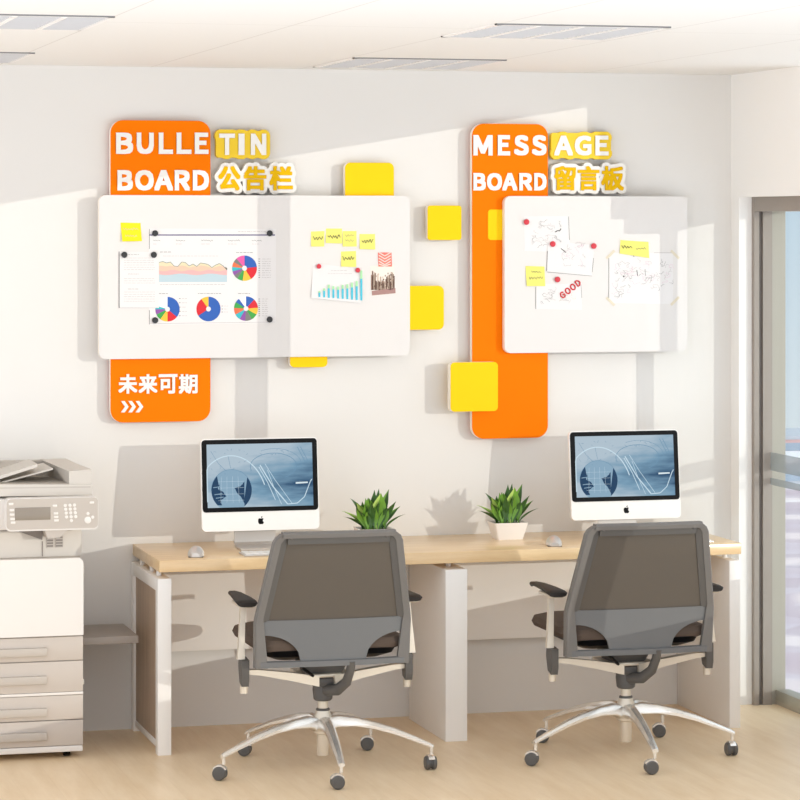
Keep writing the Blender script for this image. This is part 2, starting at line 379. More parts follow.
# ------------------------------------------------------------------ outside
def city_mat():
    m = bpy.data.materials.new('city_ground'); m.use_nodes = True; t = m.node_tree; b = t.nodes['Principled BSDF']
    g = t.nodes.new('ShaderNodeNewGeometry'); mp = t.nodes.new('ShaderNodeMapping'); mp.inputs['Location'].default_value = (-140, -300, 0)
    t.links.new(g.outputs['Position'], mp.inputs[0])
    wv = t.nodes.new('ShaderNodeTexWave'); wv.wave_type = 'RINGS'; wv.rings_direction = 'Z'; wv.inputs['Scale'].default_value = 0.012; wv.inputs['Distortion'].default_value = 2.5; wv.inputs['Detail'].default_value = 3
    t.links.new(mp.outputs[0], wv.inputs['Vector'])
    n = t.nodes.new('ShaderNodeTexVoronoi'); n.inputs['Scale'].default_value = 0.12; t.links.new(g.outputs['Position'], n.inputs['Vector'])
    r1 = t.nodes.new('ShaderNodeValToRGB'); e = r1.color_ramp.elements
    e[0].color = (*s2l(214, 206, 216), 1); e[1].position = 0.75; e[1].color = (*s2l(222, 218, 226), 1); k = e.new(0.9); k.color = (*s2l(250, 248, 248), 1)
    t.links.new(wv.outputs['Fac'], r1.inputs[0])
    r2 = t.nodes.new('ShaderNodeValToRGB'); e = r2.color_ramp.elements
    e[0].color = (*s2l(200, 190, 200), 1); e[1].color = (*s2l(255, 250, 250), 1); k = e.new(0.4); k.color = (*s2l(232, 208, 208), 1)
    t.links.new(n.outputs['Color'], r2.inputs[0])
    mx = t.nodes.new('ShaderNodeMix'); mx.data_type = 'RGBA'; mx.blend_type = 'MULTIPLY'; mx.inputs[0].default_value = 0.7
    t.links.new(r1.outputs[0], mx.inputs[6]); t.links.new(r2.outputs[0], mx.inputs[7]); t.links.new(mx.outputs[2], b.inputs['Base Color']); b.inputs['Roughness'].default_value = 0.9
    return m
b = MB(); b.box(-300, 700, 120, 500, -43, -42, city_mat()); o = b.build('city_ground')
tag(o, 'pale city ground with curved roads far below outside the window', 'ground', kind='structure')
bl = [mat('far_facade_white', s2l(238, 236, 240), 0.8, noise=0.03), mat('far_facade_pink', s2l(226, 186, 184), 0.8, noise=0.03), mat('far_facade_grey', s2l(186, 192, 202), 0.8, noise=0.03)]
M_fwin = mat('far_window', s2l(150, 170, 190), 0.4)
for i, (x, y, wd, dp, h) in enumerate([(150, 430, 26, 16, 6), (205, 470, 30, 18, 6), (186, 445, 22, 16, 4), (236, 445, 20, 12, 5), (262, 470, 26, 20, 6), (120, 480, 28, 16, 6), (300, 480, 28, 18, 6), (216, 380, 12, 10, 4), (252, 420, 18, 14, 5)]):
    t = thing('far_building', 'small pale building in the hazy city far outside the window', 'building', (x, y, -42), 0, 'distant buildings outside the window')
    MB().box(-wd / 2, wd / 2, -dp / 2, dp / 2, 0, h, bl[i % 3]).build('wall', t)
    MB().box(-wd / 2 - .4, wd / 2 + .4, -dp / 2 - .4, dp / 2 + .4, h, h + .6, bl[(i + 1) % 3]).build('roof', t)
    for c in range(int(h // 3)): MB().box(-wd / 2 + 1, wd / 2 - 1, -dp / 2 - .1, -dp / 2, 1 + c * 3, 2.4 + c * 3, M_fwin).build('window_band', t)

# ------------------------------------------------------------------ ceiling lights
M_diff = mat('louvre_grey', s2l(206, 203, 202), 0.5, noise=0.02); M_lfr = mat('louvre_frame', s2l(238, 234, 230), 0.5); M_ldark = mat('louvre_gap', s2l(130, 128, 128), 0.6)
def ceil_light(x0, x1, y0, y1, label):
    t = thing('ceiling_light', label, 'ceiling light', ((x0 + x1) / 2, (y0 + y1) / 2, H), 0, 'louvred lights recessed in the ceiling')
    hx, hy = (x1 - x0) / 2, (y1 - y0) / 2
    f = MB()
    for a in ((-hx, hx, -hy, -hy + .02), (-hx, hx, hy - .02, hy), (-hx, -hx + .02, -hy, hy), (hx - .02, hx, -hy, hy)): f.box(a[0], a[1], a[2], a[3], -0.005, 0, M_lfr)
    f.box(-hx, hx, -hy - 0.003, -hy, -0.005, 0, M_ldark)
    f.build('frame', t)
    MB().box(-hx + .02, hx - .02, -hy + .02, hy - .02, -0.0015, 0, M_diff).build('diffuser', t)
    for k in range(1, 4):
        x = -hx + 2 * hx * k / 4; MB().box(x - .008, x + .008, -hy + .02, hy - .02, -0.0065, -0.0015, M_lfr).build('divider', t)
    l = MB()
    for c in range(4):
        xa = -hx + 2 * hx * c / 4 + .012; xb = -hx + 2 * hx * (c + 1) / 4 - .012
        for k in range(14):
            y = -hy + .03 + (2 * hy - .06) * k / 13; l.box(xa, xb, y - .0015, y + .0015, -0.006, -0.0015, M_diff)
    l.build('louvre', t)
    return t
ceil_light(-1.925, -1.335, -2.86, -2.21, 'louvred ceiling light, larger right one above the orange message sign, near the top edge')
ceil_light(-1.90, -1.285, -0.89, -0.215, 'louvred ceiling light close to the back wall, middle of the ceiling edge')
ceil_light(-3.76, -3.153, -2.87, -2.245, 'louvred ceiling light cut off by the photo top left, the nearer one')
ceil_light(-3.74, -3.127, -0.89, -0.225, 'louvred ceiling light cut off at the left edge, close to the back wall')

# ------------------------------------------------------------------ text
def text_mesh(body, space=1.0):
    c = bpy.data.curves.new('t', 'FONT'); c.body = body; c.extrude = 0.5; c.space_character = space; c.resolution_u = 3
    o = bpy.data.objects.new('t', c); COL.objects.link(o)
    dg = bpy.context.evaluated_depsgraph_get(); dg.update(); m = bpy.data.meshes.new_from_object(o.evaluated_get(dg))
    vs = [v.co.copy() for v in m.vertices]; fs = [list(p.vertices) for p in m.polygons]
    bpy.data.objects.remove(o); bpy.data.curves.remove(c); bpy.data.meshes.remove(m)
    return vs, fs
def bbox(vs): return min(v.x for v in vs), max(v.x for v in vs), min(v.y for v in vs), max(v.y for v in vs)
def lettering(word, boxes, y0, y1, Yf, m, parent, bold=0.004, depth=0.005, grow=None, gm=None, gdepth=0.02, kind='letter'):
    # each letter fills its own box (x0, x1) between y0 and y1 as seen in the photo, mapped to the true plane Y = Yf
    plate = MB()
    for ch, (xa, xb) in zip(word, boxes):
        X0, Z1 = at(xa, y0, Yf); X1, Z0 = at(xb, y1, Yf)
        X0 += bold; X1 -= bold; Z0 += bold; Z1 -= bold
        if ch == 'I':
            vs = [Vector((u, v, w_)) for w_ in (-.5, .5) for u, v in ((0, 0), (1, 0), (1, 4), (0, 4))]; fs = [[3, 2, 1, 0], [4, 5, 6, 7], [0, 1, 5, 4], [1, 2, 6, 5], [2, 3, 7, 6], [3, 0, 4, 7]]
        elif ch in '公告栏留言板未来可期':
            vs, fs = text_mesh(ch)
        else: vs, fs = text_mesh(chr(ord(ch) - 0x21 + 0xFF01))     # wide-set form of the letter
        a, b_, c, d = bbox(vs); kx, kz = (X1 - X0) / (b_ - a), (Z1 - Z0) / (d - c)
        b = MB(); q = [(0, 0)] + [(u * bold, v * bold) for u in (-1, 0, 1) for v in (-1, 0, 1) if u or v]
        for i, (ox, oz) in enumerate(q):
            b.add([(X0 + (v.x - a) * kx + ox, (Yf + i * .00002) if v.z > 0 else Yf + depth, Z0 + (v.y - c) * kz + oz) for v in vs], fs, m)
        child(b, kind, parent, flat=True)
        if grow:
            for i in range(18):
                t = 2 * math.pi * i / 18; r_ = bold + grow
                plate.add([(X0 + (v.x - a) * kx + r_ * math.cos(t), (Yf + depth - .001 + i * .00002) if v.z > 0 else Yf + depth + gdepth, Z0 + (v.y - c) * kz + r_ * math.sin(t)) for v in vs], fs, gm)
    if grow and word.isascii():
        XA, ZA = at(boxes[0][0], y0, Yf); XB, ZB_ = at(boxes[-1][1], y1, Yf)
        plate.prism(rrect(XA - .012, XB + .012, ZB_ - .012, ZA + .012, .012, 4), Yf + depth - .0004, Yf + depth + gdepth, gm)
    if grow: child(plate, 'backing_plate', parent, flat=True)

# ------------------------------------------------------------------ wall panels
def panel(name, label, cat, px, Yf, Yb, r, m, group=None, ms=None):
    X0, Z1 = at(px[0], px[1], Yf); X1, Z0 = at(px[2], px[3], Yf)
    cx, cz = (X0 + X1) / 2, (Z0 + Z1) / 2
    b = MB(); b.prism(rrect(X0, X1, Z0, Z1, r, 8), Yf + .001, Yb, m, m_side=ms or M_edge)
    ri = max(r - .0015, .001); b.prism(rrect(X0 + .0012, X1 - .0012, Z0 + .0012, Z1 - .0012, ri, 8), Yf, Yf + .001, m, m_side=m)
    return b, (cx, Yb, cz)
YO = -0.055     # face of the orange panels
YW = -0.088     # face of the whiteboards
b, L = panel('orange_panel', '', '', (110.5, 120, 210.5, 421), YO, -0.022, 0.052, M_orange)
op1 = thing('orange_panel', 'orange rounded panel behind the left whiteboard, lettered BULLE BOARD and four Chinese characters', 'wall panel', L)
b.build('panel', op1, L)
for o_ in [x for x in COL.objects if x.parent == op1]: o_.location = (0, 0, 0)
def child(b, name, parent, **k):      # mesh given in world coordinates, parented to a thing at its place
    o = b.build(name, parent, tuple(parent.location), **k); o.location = (0, 0, 0); return o
def bx(o, k, *p): return [(o + a / k, o + b / k) for a, b in p]
lettering('BULLE', bx(90, 3.636, (95, 157), (170, 232), (250, 302), (315, 369), (381, 431)), 132.5, 154, YO - .005, M_letter, op1, .0048)
lettering('BOARD', bx(90, 3.636, (100, 156), (164, 232), (234, 302), (308, 364), (374, 433)), 170, 190.5, YO - .005, M_letter, op1, .0048)
lettering('未来可期', [(118.5 + 20.1 * k, 137.3 + 20.1 * k) for k in range(4)], 374.3, 393.5, YO - .005, M_letter, op1, .0026, kind='character')
for k in range(3):
    x0 = 121 + k * 7.3; b = MB(); pts = []
    for (dx, y) in ((0, 401), (3.6, 401), (7.6, 406.7), (3.6, 412.4), (0, 412.4), (4, 406.7)):
        pts.append(at(x0 + dx, y, YO - .006))
    b.prism(pts, YO - .008, YO, M_letter); child(b, 'chevron', op1)
b, L = panel('', '', '', (472, 123.5, 548, 437.5), YO, -0.022, 0.052, M_orange)
op2 = thing('orange_panel', 'tall orange rounded panel lettered MESS BOARD, behind the right whiteboard', 'wall panel', L)
child(b, 'panel', op2)
lettering('MESS', bx(440, 3.077, (103, 162), (178, 216), (228, 273), (283, 328)), 135, 155.5, YO - .005, M_letter, op2, .0048)
lettering('BOARD', bx(440, 3.077, (103, 141), (145, 191), (192, 238), (244, 284), (290, 328)), 173, 190.5, YO - .005, M_letter, op2, .0042)

def sign(word, boxes, y0, y1, label, m, gm, grow, bold, kind):
    X0, Z1 = at(boxes[0][0], y0, -0.05); X1, Z0 = at(boxes[-1][1], y1, -0.05)
    t = thing('letter_sign', label, 'sign', ((X0 + X1) / 2, -0.012, (Z0 + Z1) / 2))
    lettering(word, boxes, y0, y1, -0.048, m, t, bold, 0.005, grow, gm, 0.030, kind)
sign('TIN', bx(90, 3.636, (470, 527), (540, 562), (585, 641)), 133.5, 155, 'white letters TIN on a yellow outline plate right of the left orange panel', M_letter, M_gold, 0.017, .0046, 'letter')
sign('公告栏', [(218.5, 240.5), (244, 266.5), (269.5, 293)], 166, 190.5, 'three yellow Chinese characters on a white outline plate above the left whiteboard', M_goldl, M_letter, 0.016, .0038, 'character')
sign('AGE', bx(440, 3.077, (352, 409), (415, 466), (478, 519)), 135.5, 155.5, 'white letters AGE on a yellow outline plate right of the tall orange panel', M_letter, M_gold, 0.017, .0046, 'letter')
sign('留言板', [(554.5, 576), (578, 599.5), (601.5, 624)], 166, 190.5, 'three yellow Chinese characters on a white outline plate above the right whiteboard', M_goldl, M_letter, 0.016, .0034, 'character')

def simple(name, label, cat, px, Yf, Yb, r, m, group=None, ms=None):
    b, L = panel(name, label, cat, px, Yf, Yb, r, m, ms=ms); return tag(b.build(name, None, L), label, cat, group)
YG = 'yellow rounded squares on the wall'
simple('yellow_square', 'yellow rounded square sticking out above the left whiteboard top edge', 'wall panel', (345, 162.5, 394, 214), YO, -0.022, 0.024, M_yellow, YG)
simple('yellow_square', 'small yellow rounded square alone on the wall between the two boards', 'wall panel', (427.5, 205.5, 461.5, 240), YO, -0.022, 0.012, M_yellow, YG)
simple('yellow_square', 'yellow rounded square half hidden behind the right edge of the left whiteboard', 'wall panel', (398, 286, 444, 329.5), YO, -0.022, 0.024, M_yellow, YG)
simple('yellow_square', 'yellow rounded square just showing below the left whiteboard', 'wall panel', (290, 340, 327.5, 367), YO, -0.022, 0.02, M_yellow, YG)
simple('yellow_square', 'yellow rounded square overlapping the lower left edge of the tall orange panel', 'wall panel', (450.5, 362.5, 498, 411), -0.100, -0.056, 0.018, M_yellow, YG)
simple('yellow_square', 'small yellow square on the orange panel, partly behind the right whiteboard', 'wall panel', (488, 209.5, 516, 240), YO - .003, YO, 0.014, M_yellow, YG, M_yellow)
wb1 = simple('whiteboard', 'large white bulletin board with charts and notes pinned on it', 'whiteboard', (99, 195, 410, 355.5), YW, -0.0585, 0.028, M_board)
wb2 = simple('whiteboard', 'smaller white message board with pinned drawings on the right', 'whiteboard', (504.5, 196, 687.5, 351), YW, -0.0585, 0.028, M_board)

# ------------------------------------------------------------------ papers, notes and magnets on the boards
YP0 = YW - 0.0006
def sheet(pts, Y, m=M_paper, th=0.0006):       # pts: four corners as photo places, tl tr br bl
    return [at(p[0], p[1], Y) for p in pts], Y, m, th
def paper(name, label, cat, quad, Y=YP0, m=M_paper, group=None, curl=0.0):
    P = [at(p[0], p[1], Y) for p in quad]
    cx = sum(p[0] for p in P) / 4; cz = sum(p[1] for p in P) / 4
    t = thing(name, label, cat, (cx, Y, cz), 0, group)
    b = MB(); n = 6; vs = []; fs = []
    for j in range(n + 1):
        v = j / n
        for i in range(n + 1):
            u = i / n
            x = (P[0][0] * (1 - u) + P[1][0] * u) * (1 - v) + (P[3][0] * (1 - u) + P[2][0] * u) * v
            z = (P[0][1] * (1 - u) + P[1][1] * u) * (1 - v) + (P[3][1] * (1 - u) + P[2][1] * u) * v
            vs.append((x, Y - curl * v * v, z))
    k = len(vs); vs += [(x, y + 0.0004, z) for (x, y, z) in vs]
    for j in range(n):
        for i in range(n):
            a = j * (n + 1) + i; q = [a, a + 1, a + n + 2, a + n + 1]; fs.append(q); fs.append([c + k for c in reversed(q)])
    for i in range(n):
        fs.append([i, i + 1, i + 1 + k, i + k]); a = n * (n + 1) + i; fs.append([a, a + 1, a + 1 + k, a + k])
        a = i * (n + 1); fs.append([a, a + n + 1, a + n + 1 + k, a + k]); a += n; fs.append([a, a + n + 1, a + n + 1 + k, a + k])
    b.add(vs, fs, m); child(b, 'sheet', t); return t
def magnet(px, py, m, label, group, r=0.0125, Y=YP0 - .0016, crown=True):
    X, Z = at(px, py, Y - .006); b = MB()
    b.lathe([(r * .97, 0), (r, -.002), (r, -.006), (r * .9, -.008), (r * .5, -.0085), (0.0005, -.0088)], (0, 0, 0), m, 18, 'Y')
    o = b.build('magnet', None); o.location = (X, Y, Z); return tag(o, label, 'magnet', group)
def curve_pts(x0, y0, x1, y1, n=8, amp=3.0, rnd=None):
    r = rnd or random; p = []
    ph = r.uniform(0, 6)
    for i in range(n + 1):
        t = i / n; p.append((x0 + (x1 - x0) * t + r.uniform(-.5, .5), y0 + (y1 - y0) * t + amp * math.sin(ph + t * r.uniform(3, 9))))
    return p
def strokes(lst, Y, parent, name='drawing', w=0.0012):   # lst: (points as photo places, material, width)
    b = MB()
    for pts, m, ww in lst: b.ribbon([at(x, y, Y) for x, y in pts], ww or w, Y, m)
    child(b, name, parent, flat=True)
def writing(x0, x1, y, m, w=0.0014, h=1.4, seed=0, n=None):
    if m is M_inkd: h *= 1.5; w *= 1.3
    r = random.Random(seed); n = n or int((x1 - x0) / 1.3); p = []
    for i in range(n + 1):
        p.append((x0 + (x1 - x0) * i / n + r.uniform(-.4, .4), y + (h if i % 2 else -h) * r.uniform(.3, 1)))
    return (p, m, w)
def textline(x0, x1, y, m, w=0.002, seed=0):      # a line of tiny print: dashes of word length
    r = random.Random(seed); out = []; x = x0
    while x < x1 - .5:
        l = r.uniform(1.2, 4); out.append(([(x, y), (min(x + l, x1), y)], m, w)); x += l + .8
    return out

# chart sheet
t = paper('chart_sheet', 'wide sheet of pie charts and a coloured area chart on the left board', 'paper', ((149, 228.5), (276, 229), (276, 323), (149, 325)))
YD = YP0 - .0004
L_ = []
L_ += [([(149.5, 235), (275, 235)], M_purple, .0045)]
for i, (a, c) in enumerate(((153, 160), (176, 185), (201, 213), (228, 240), (252, 262))):
    L_.append(writing(a, c, 240.5, M_ink, .0012, .8, i)); L_ += textline(a, c - 3, 244, M_inkf, .0014, i)
L_ += textline(238, 268, 231.5, M_inkf, .0016, 9)
L_ += textline(160, 171, 252, M_ink, .0018, 5) + textline(163, 218, 256, M_inkf, .0012, 6) + textline(160, 226, 284.5, M_inkf, .0016, 7)
for (a, c, y) in ((236, 253, 252.5), (159, 169, 293.5), (198, 221, 293.5), (238, 251, 293.5)): L_ += textline(a, c, y, M_ink, .0018, a)
for k in range(9):
    L_ += textline(258.5, 260, 259 + k * 2.3, M_inkd, .002, k) + textline(262, 271, 259 + k * 2.3, M_inkf, .0014, k + 20)
    L_ += textline(258.5, 260, 299 + k * 2.1, M_inkd, .002, k) + textline(262, 268, 299 + k * 2.1, M_inkf, .0014, k + 40)
for k in range(5):
    L_ += textline(179, 180.5, 298.5 + k * 4.3, M_inkd, .002, k) + textline(182, 187, 298.5 + k * 4.3, M_inkf, .0014, k + 60)
for k in range(3): L_ += textline(221.5, 223, 306 + k * 3, M_ink, .002, k) + textline(224, 228, 306 + k * 3, M_inkf, .0014, k + 80)
L_ += [([(149.5, 323.6), (275.5, 322)], M_inkf, .0014), ([(149.4, 229), (149.4, 249)], M_ink, .002), ([(149.4, 310), (149.4, 324.5)], M_ink, .002)]  # grey lines along the sheet's bottom and left edges
strokes(L_, YD, t, 'print')
def C(n, r, g, b_): return mat(n, s2l(r, g, b_), 0.7)
top = [262.5, 261.5, 263, 262, 266, 266.5, 262, 262.5, 266, 264, 266.5, 263, 263.5, 264.5, 267.5, 265, 263.5, 266, 270]
xs = [159 + 68 * i / (len(top) - 1) for i in range(len(top))]
lay = [[v for v in top], [v * .35 + 267.5 * .65 + .6 * math.sin(i) for i, v in enumerate(top)], [270.5 + .9 * math.sin(i * 1.3) for i in range(19)], [274.3 + .8 * math.sin(i * .8) for i in range(19)], [282] * 19]
b = MB()
for k, mc in enumerate((C('chart_cream', 232, 214, 178), C('chart_peach', 232, 194, 170), C('chart_pink', 228, 178, 176), C('chart_ice', 186, 206, 214))):
    for i in range(18): b.poly([at(xs[i], lay[k][i], YD), at(xs[i + 1], lay[k][i + 1], YD), at(xs[i + 1], lay[k + 1][i + 1], YD), at(xs[i], lay[k + 1][i], YD)], YD, mc)
b.ribbon([at(x, y, YD) for x, y in zip(xs, top)], .0022, YD - .0002, C('chart_line', 120, 140, 132))
child(b, 'area_chart', t, flat=True)
cb, cr, cy, cg, cp, ct, co, cgr, ck, cw = C('pie_blue', 40, 92, 176), C('pie_red', 214, 30, 44), C('pie_yellow', 250, 190, 60), C('pie_green', 60, 160, 70), C('pie_purple', 140, 80, 160), C('pie_teal', 50, 180, 190), C('pie_orange', 226, 110, 70), C('pie_grey', 120, 120, 116), C('pie_magenta', 226, 90, 160), C('pie_white', 240, 240, 240)
def pie(cx, cy_, r, parts, Y=YD - .0002):
    b = MB(); X, Z = at(cx, cy_, Y); k = r / 235.0; a = 90
    tot = sum(p[0] for p in parts)
    for fr, m in parts:
        n = max(2, int(fr / tot * 40)); a1 = a - 360 * fr / tot
        pts = [(X + k * math.cos(R(a + (a1 - a) * i / n)), Z + k * math.sin(R(a + (a1 - a) * i / n))) for i in range(n + 1)]
        pin = [(X + k * .2 * math.cos(R(a + (a1 - a) * i / n)), Z + k * .2 * math.sin(R(a + (a1 - a) * i / n))) for i in range(n, -1, -1)]
        b.poly(pts + pin, Y, m); a = a1
    child(b, 'pie_chart', t, flat=True)
pie(244.5, 268.2, 12.2, [(25, cb), (19, cr), (12, cy), (8, cg), (6, cgr), (6, cp), (6, ct), (7, co), (6, cgr), (12, ck)])
pie(167.5, 309.2, 11.8, [(36, cb), (14, cr), (10, cy), (8, cg), (7, cp), (5, ct), (20, cw)])
pie(208.5, 309, 11.8, [(66, cb), (24, cr), (10, cy)])
pie(246, 308.6, 11.8, [(12, cb), (12, cr), (9, cy), (9, cg), (9, cgr), (8, cp), (8, ct), (9, co), (8, cg), (6, cb), (10, cw)])
t = paper('text_sheet', 'narrow white sheet of faint text overlapping the left side of the chart sheet', 'paper', ((119, 251.5), (159, 252), (159, 308), (119, 308)), YP0 - .0014)
L_ = [([(119.2, 251.5), (119.2, 308)], M_ink, .003)] + [([(119.2, 307.8), (158, 307.8)], M_inkf, .001)]  # grey lines down the left sheet edge and along the bottom
for y in (254.5, 274, 289): L_ += textline(128, 139, y, M_ink, .0012, int(y))
for y in (258, 260.3, 262.6, 265, 267.3, 269.6, 278.5, 280.8, 283, 292, 294.3, 296.6, 299, 301.3): L_ += textline(124, 155, y, M_inkf, .0011, int(y * 3))
strokes(L_, YP0 - .0018, t, 'print')
BG = 'black round magnets on the left board'
for (x, y, l, yy) in ((155.3, 233.3, 'black magnet at the top left corner of the chart sheet', .0012), (269.8, 233.3, 'black magnet at the top right corner of the chart sheet', .0012),
                 (155.3, 320.3, 'black magnet at the bottom left corner of the chart sheet', .0012), (269.8, 319.5, 'black magnet at the bottom right corner of the chart sheet', .0012),
                 (124.5, 254.8, 'black magnet at the top left corner of the narrow text sheet', .0024), (154, 254.8, 'black magnet at the top right corner of the narrow text sheet', .0024)):
    magnet(x, y, M_mag, l, BG, Y=YP0 - yy)
def note(quad, label, lines, m=M_note, Y=YP0, curl=0.004):
    t = paper('sticky_note', label, 'sticky note', quad, Y, m, 'yellow sticky notes', curl)
    if lines: strokes(lines, Y - curl * .55 - .0006, t, 'writing', .0018)
    return t
note(((120.5, 222.5), (140.5, 223), (141.5, 241), (122, 241.5)), 'bright yellow sticky note alone at the upper left of the left board', [writing(123, 138, 229, M_tape, .0014, 1.4, 1), writing(125, 137, 236, M_tape, .0014, 1.4, 2)], M_note2, curl=.012)
note(((311, 231.5), (324.5, 231), (324, 246.5), (311, 246.5)), 'pale yellow sticky note, leftmost of the row on the left board', [writing(313.5, 322.5, 238, M_inkd, .0016, 1.6, 3)])
note(((326, 228.5), (342, 228.5), (342, 243.5), (325.5, 243)), 'pale yellow sticky note, second in the row and set slightly higher', [writing(328, 340, 236.5, M_inkd, .0016, 1.5, 4)])
note(((342.5, 231), (356.5, 231), (356.5, 246.5), (342.5, 246.5)), 'pale yellow sticky note with faint writing, third in the row', [writing(345, 354, 235.5, M_ink, .001, 1.2, 5), writing(345, 354, 240.5, M_ink, .001, 1.2, 6)])
note(((359.5, 234), (375, 234), (375, 249.5), (359.5, 249)), 'pale yellow sticky note, rightmost of the row on the left board', [writing(362, 373, 241.5, M_inkd, .0016, 1.7, 7)])
note(((341, 251.5), (356, 251), (356, 267), (341, 266.5)), 'pale yellow sticky note on its own row above the bar chart', [writing(343, 354.5, 258.5, M_inkd, .0016, 1.7, 8)])
# bar chart
t = paper('bar_chart_sheet', 'tilted white sheet with a blue bar chart held by two red magnets', 'paper', ((313, 263), (363.5, 269.5), (360.5, 303), (311, 298)), YP0, curl=.006)
c1, c2 = C('bar_cyan', 70, 190, 214), C('bar_green', 170, 224, 170); b = MB()
YB = YP0 - .0068
for i in range(10):
    x = 319.5 + i * 4.65; y0 = 297 + i * .38; h = [6, 9, 13, 12, 12, 14, 15, 17, 19, 30][i]
    b.poly([at(x - 1, y0, YB), at(x + 1, y0, YB), at(x + 1, y0 - h * .72, YB), at(x - 1, y0 - h * .72, YB)], YB, c1)
    b.poly([at(x - 1, y0 - h * .72, YB), at(x + 1, y0 - h * .72, YB), at(x + 1, y0 - h, YB), at(x - 1, y0 - h, YB)], YB, c2)
child(b, 'bar_chart', t, flat=True); strokes(textline(331, 348, 270.5, M_inkf, .0012, 3) + textline(328, 352, 273.5, M_inkf, .001, 4), YP0 - .0022, t, 'print')
magnet(319, 266.3, M_red, 'red magnet at the top left of the bar chart sheet', 'red magnets', r=.010, Y=YP0 - .0014)
magnet(358, 270.2, M_red, 'red magnet at the top right of the bar chart sheet', 'red magnets', r=.010, Y=YP0 - .0014)
# postcard
t = paper('postcard', 'small sepia street photograph taped to the left board', 'postcard', ((370, 266), (394, 264.5), (396, 293.5), (372, 296)), YP0, C('card_sky', 236, 228, 218))
b = MB(); YC = YP0 - .0005; rr = random.Random(3)
cs = [C('card_a', 150, 120, 104), C('card_b', 112, 84, 72), C('card_c', 190, 164, 146), C('card_d', 210, 188, 170)]
for i in range(26):
    u = i / 25; left = u < .5; hh = (rr.uniform(9, 22) if left else rr.uniform(11, 19)) * (1.25 - 1.6 * min(u, 1 - u)); x = 371.6 + 22.4 * u; yb = 290
    b.poly([at(x - .6, yb, YC), at(x + .7, yb, YC), at(x + .7, yb - hh, YC), at(x - .6, yb - hh, YC)], YC, cs[i % 4])
for i in range(40):
    x = 372 + rr.random() * 21; y = 274 + rr.random() * 16
    b.poly([at(x, y, YC - .0002), at(x + 1, y, YC - .0002), at(x + 1, y - 1.6, YC - .0002), at(x, y - 1.6, YC - .0002)], YC - .0002, cs[rr.randrange(4)])
b.poly([at(372, 295.5, YC - .0002), at(395.6, 293.2, YC - .0002), at(395.4, 288, YC - .0002), at(371.8, 291, YC - .0002)], YC - .0002, C('card_road', 168, 130, 124))
child(b, 'picture', t, flat=True)
t = paper('washi_tape', 'coral chevron tape square holding the sepia postcard', 'tape', ((378, 252.5), (391.5, 252.5), (392, 266.5), (378.5, 266.5)), YP0 - .0014, M_coral)
L_ = []
for k in range(5):
    y = 252.4 + k * 2.9; L_ += [([(378.8, y), (384.8, min(y + 3.6, 266)), (390.8, y)], M_lite, .0045)]
strokes(L_, YP0 - .0018, t, 'chevron_pattern')
# right board
def scribble(x0, x1, y0, y1, n, seed, ms=(M_inkf, M_ink, M_inkf), w=.001):
    r = random.Random(seed); out = []
    for i in range(n):
        x, y = r.uniform(x0, x1), r.uniform(y0, y1); a0 = r.uniform(0, 6); p = [(x, y)]
        for q in range(r.randint(4, 10)):
            a0 += r.uniform(-1.5, 1.5); x = max(x0 - 1, min(x1 + 1, x + 1.5 * math.cos(a0))); y += 1.1 * math.sin(a0); p.append((x, y))
        out.append((p, ms[i % len(ms)], w))
    return out
YR = YP0
t = paper('drawing_sheet', 'white sheet with a faint flower sketch at the upper left of the right board', 'paper', ((524, 216.5), (569, 216), (570, 252), (524.5, 251)), YR)
strokes(scribble(533, 560, 224, 246, 26, 11) + [([(555, 232), (558, 230.5), (559.5, 231), (561, 228.5)], M_inkd, .004), ([(568.6, 216.5), (569.4, 240)], M_ink, .002)], YR - .0004, t)  # last line runs down the sheet's right edge
t = paper('drawing_sheet', 'tilted white sheet with a pale pink sketch in the middle of the cluster', 'paper', ((548, 241), (594.5, 245), (592, 276), (546.5, 271.5)), YR - .0012)
strokes(scribble(563, 584, 243, 268, 20, 12, (M_inkf, M_pink, M_inkf)) + [([(561, 248.5), (566, 252.5)], M_inkd, .003), ([(547.5, 251), (546.7, 271)], M_ink, .002), ([(547, 272), (592, 276)], M_ink, .0014), ([(593.5, 258), (592.2, 272)], M_ink, .0016)], YR - .0017, t)  # last lines follow the left, bottom and right sheet edges
t = paper('drawing_sheet', 'white sheet with the red word GOOD written on it', 'paper', ((536, 284), (581.5, 284), (582, 310), (536, 309)), YR)
strokes(scribble(542, 556, 287, 304, 12, 13) + scribble(560, 578, 290, 305, 10, 14, (M_inkf, M_tape)) + [([(535.8, 287), (535.8, 309)], M_ink, .0022), ([(581, 284.5), (581.8, 298)], M_ink, .0014)], YR - .0004, t)  # last lines follow the left and right sheet edges
X, Z = at(570.5, 289, YR - .001); M_ = Matrix.Translation((X, YR - .0016, Z)) @ Matrix.Rotation(R(-36), 4, 'Y')
OO = [(.5 + .5 * math.cos(R(90 + 40 * k)), .5 + .5 * math.sin(R(90 + 40 * k))) for k in range(10)]
GD = [[(.95, .8), (.6, 1), (.25, .9), (0, .5), (.2, .1), (.6, 0), (.95, .2), (.95, .48), (.5, .48)], OO, OO, [(.1, 1), (.1, 0), (.55, .05), (.92, .35), (.92, .65), (.6, .95), (.1, 1)]]
for q, pl_ in enumerate(GD):
    b = MB(); b.tube([M_ @ Vector((-.052 + q * .028 + .019 * u, 0, -.012 + .025 * v)) for u, v in pl_], .0030, M_ired, 8, up=Vector((0, 1, 0)).normalized()); child(b, 'letter', t)
t = paper('drawing_sheet', 'large taped sheet covered in faint doodles at the right of the right board', 'paper', ((608.5, 253), (673, 253), (673, 304), (608.5, 303)), YR)
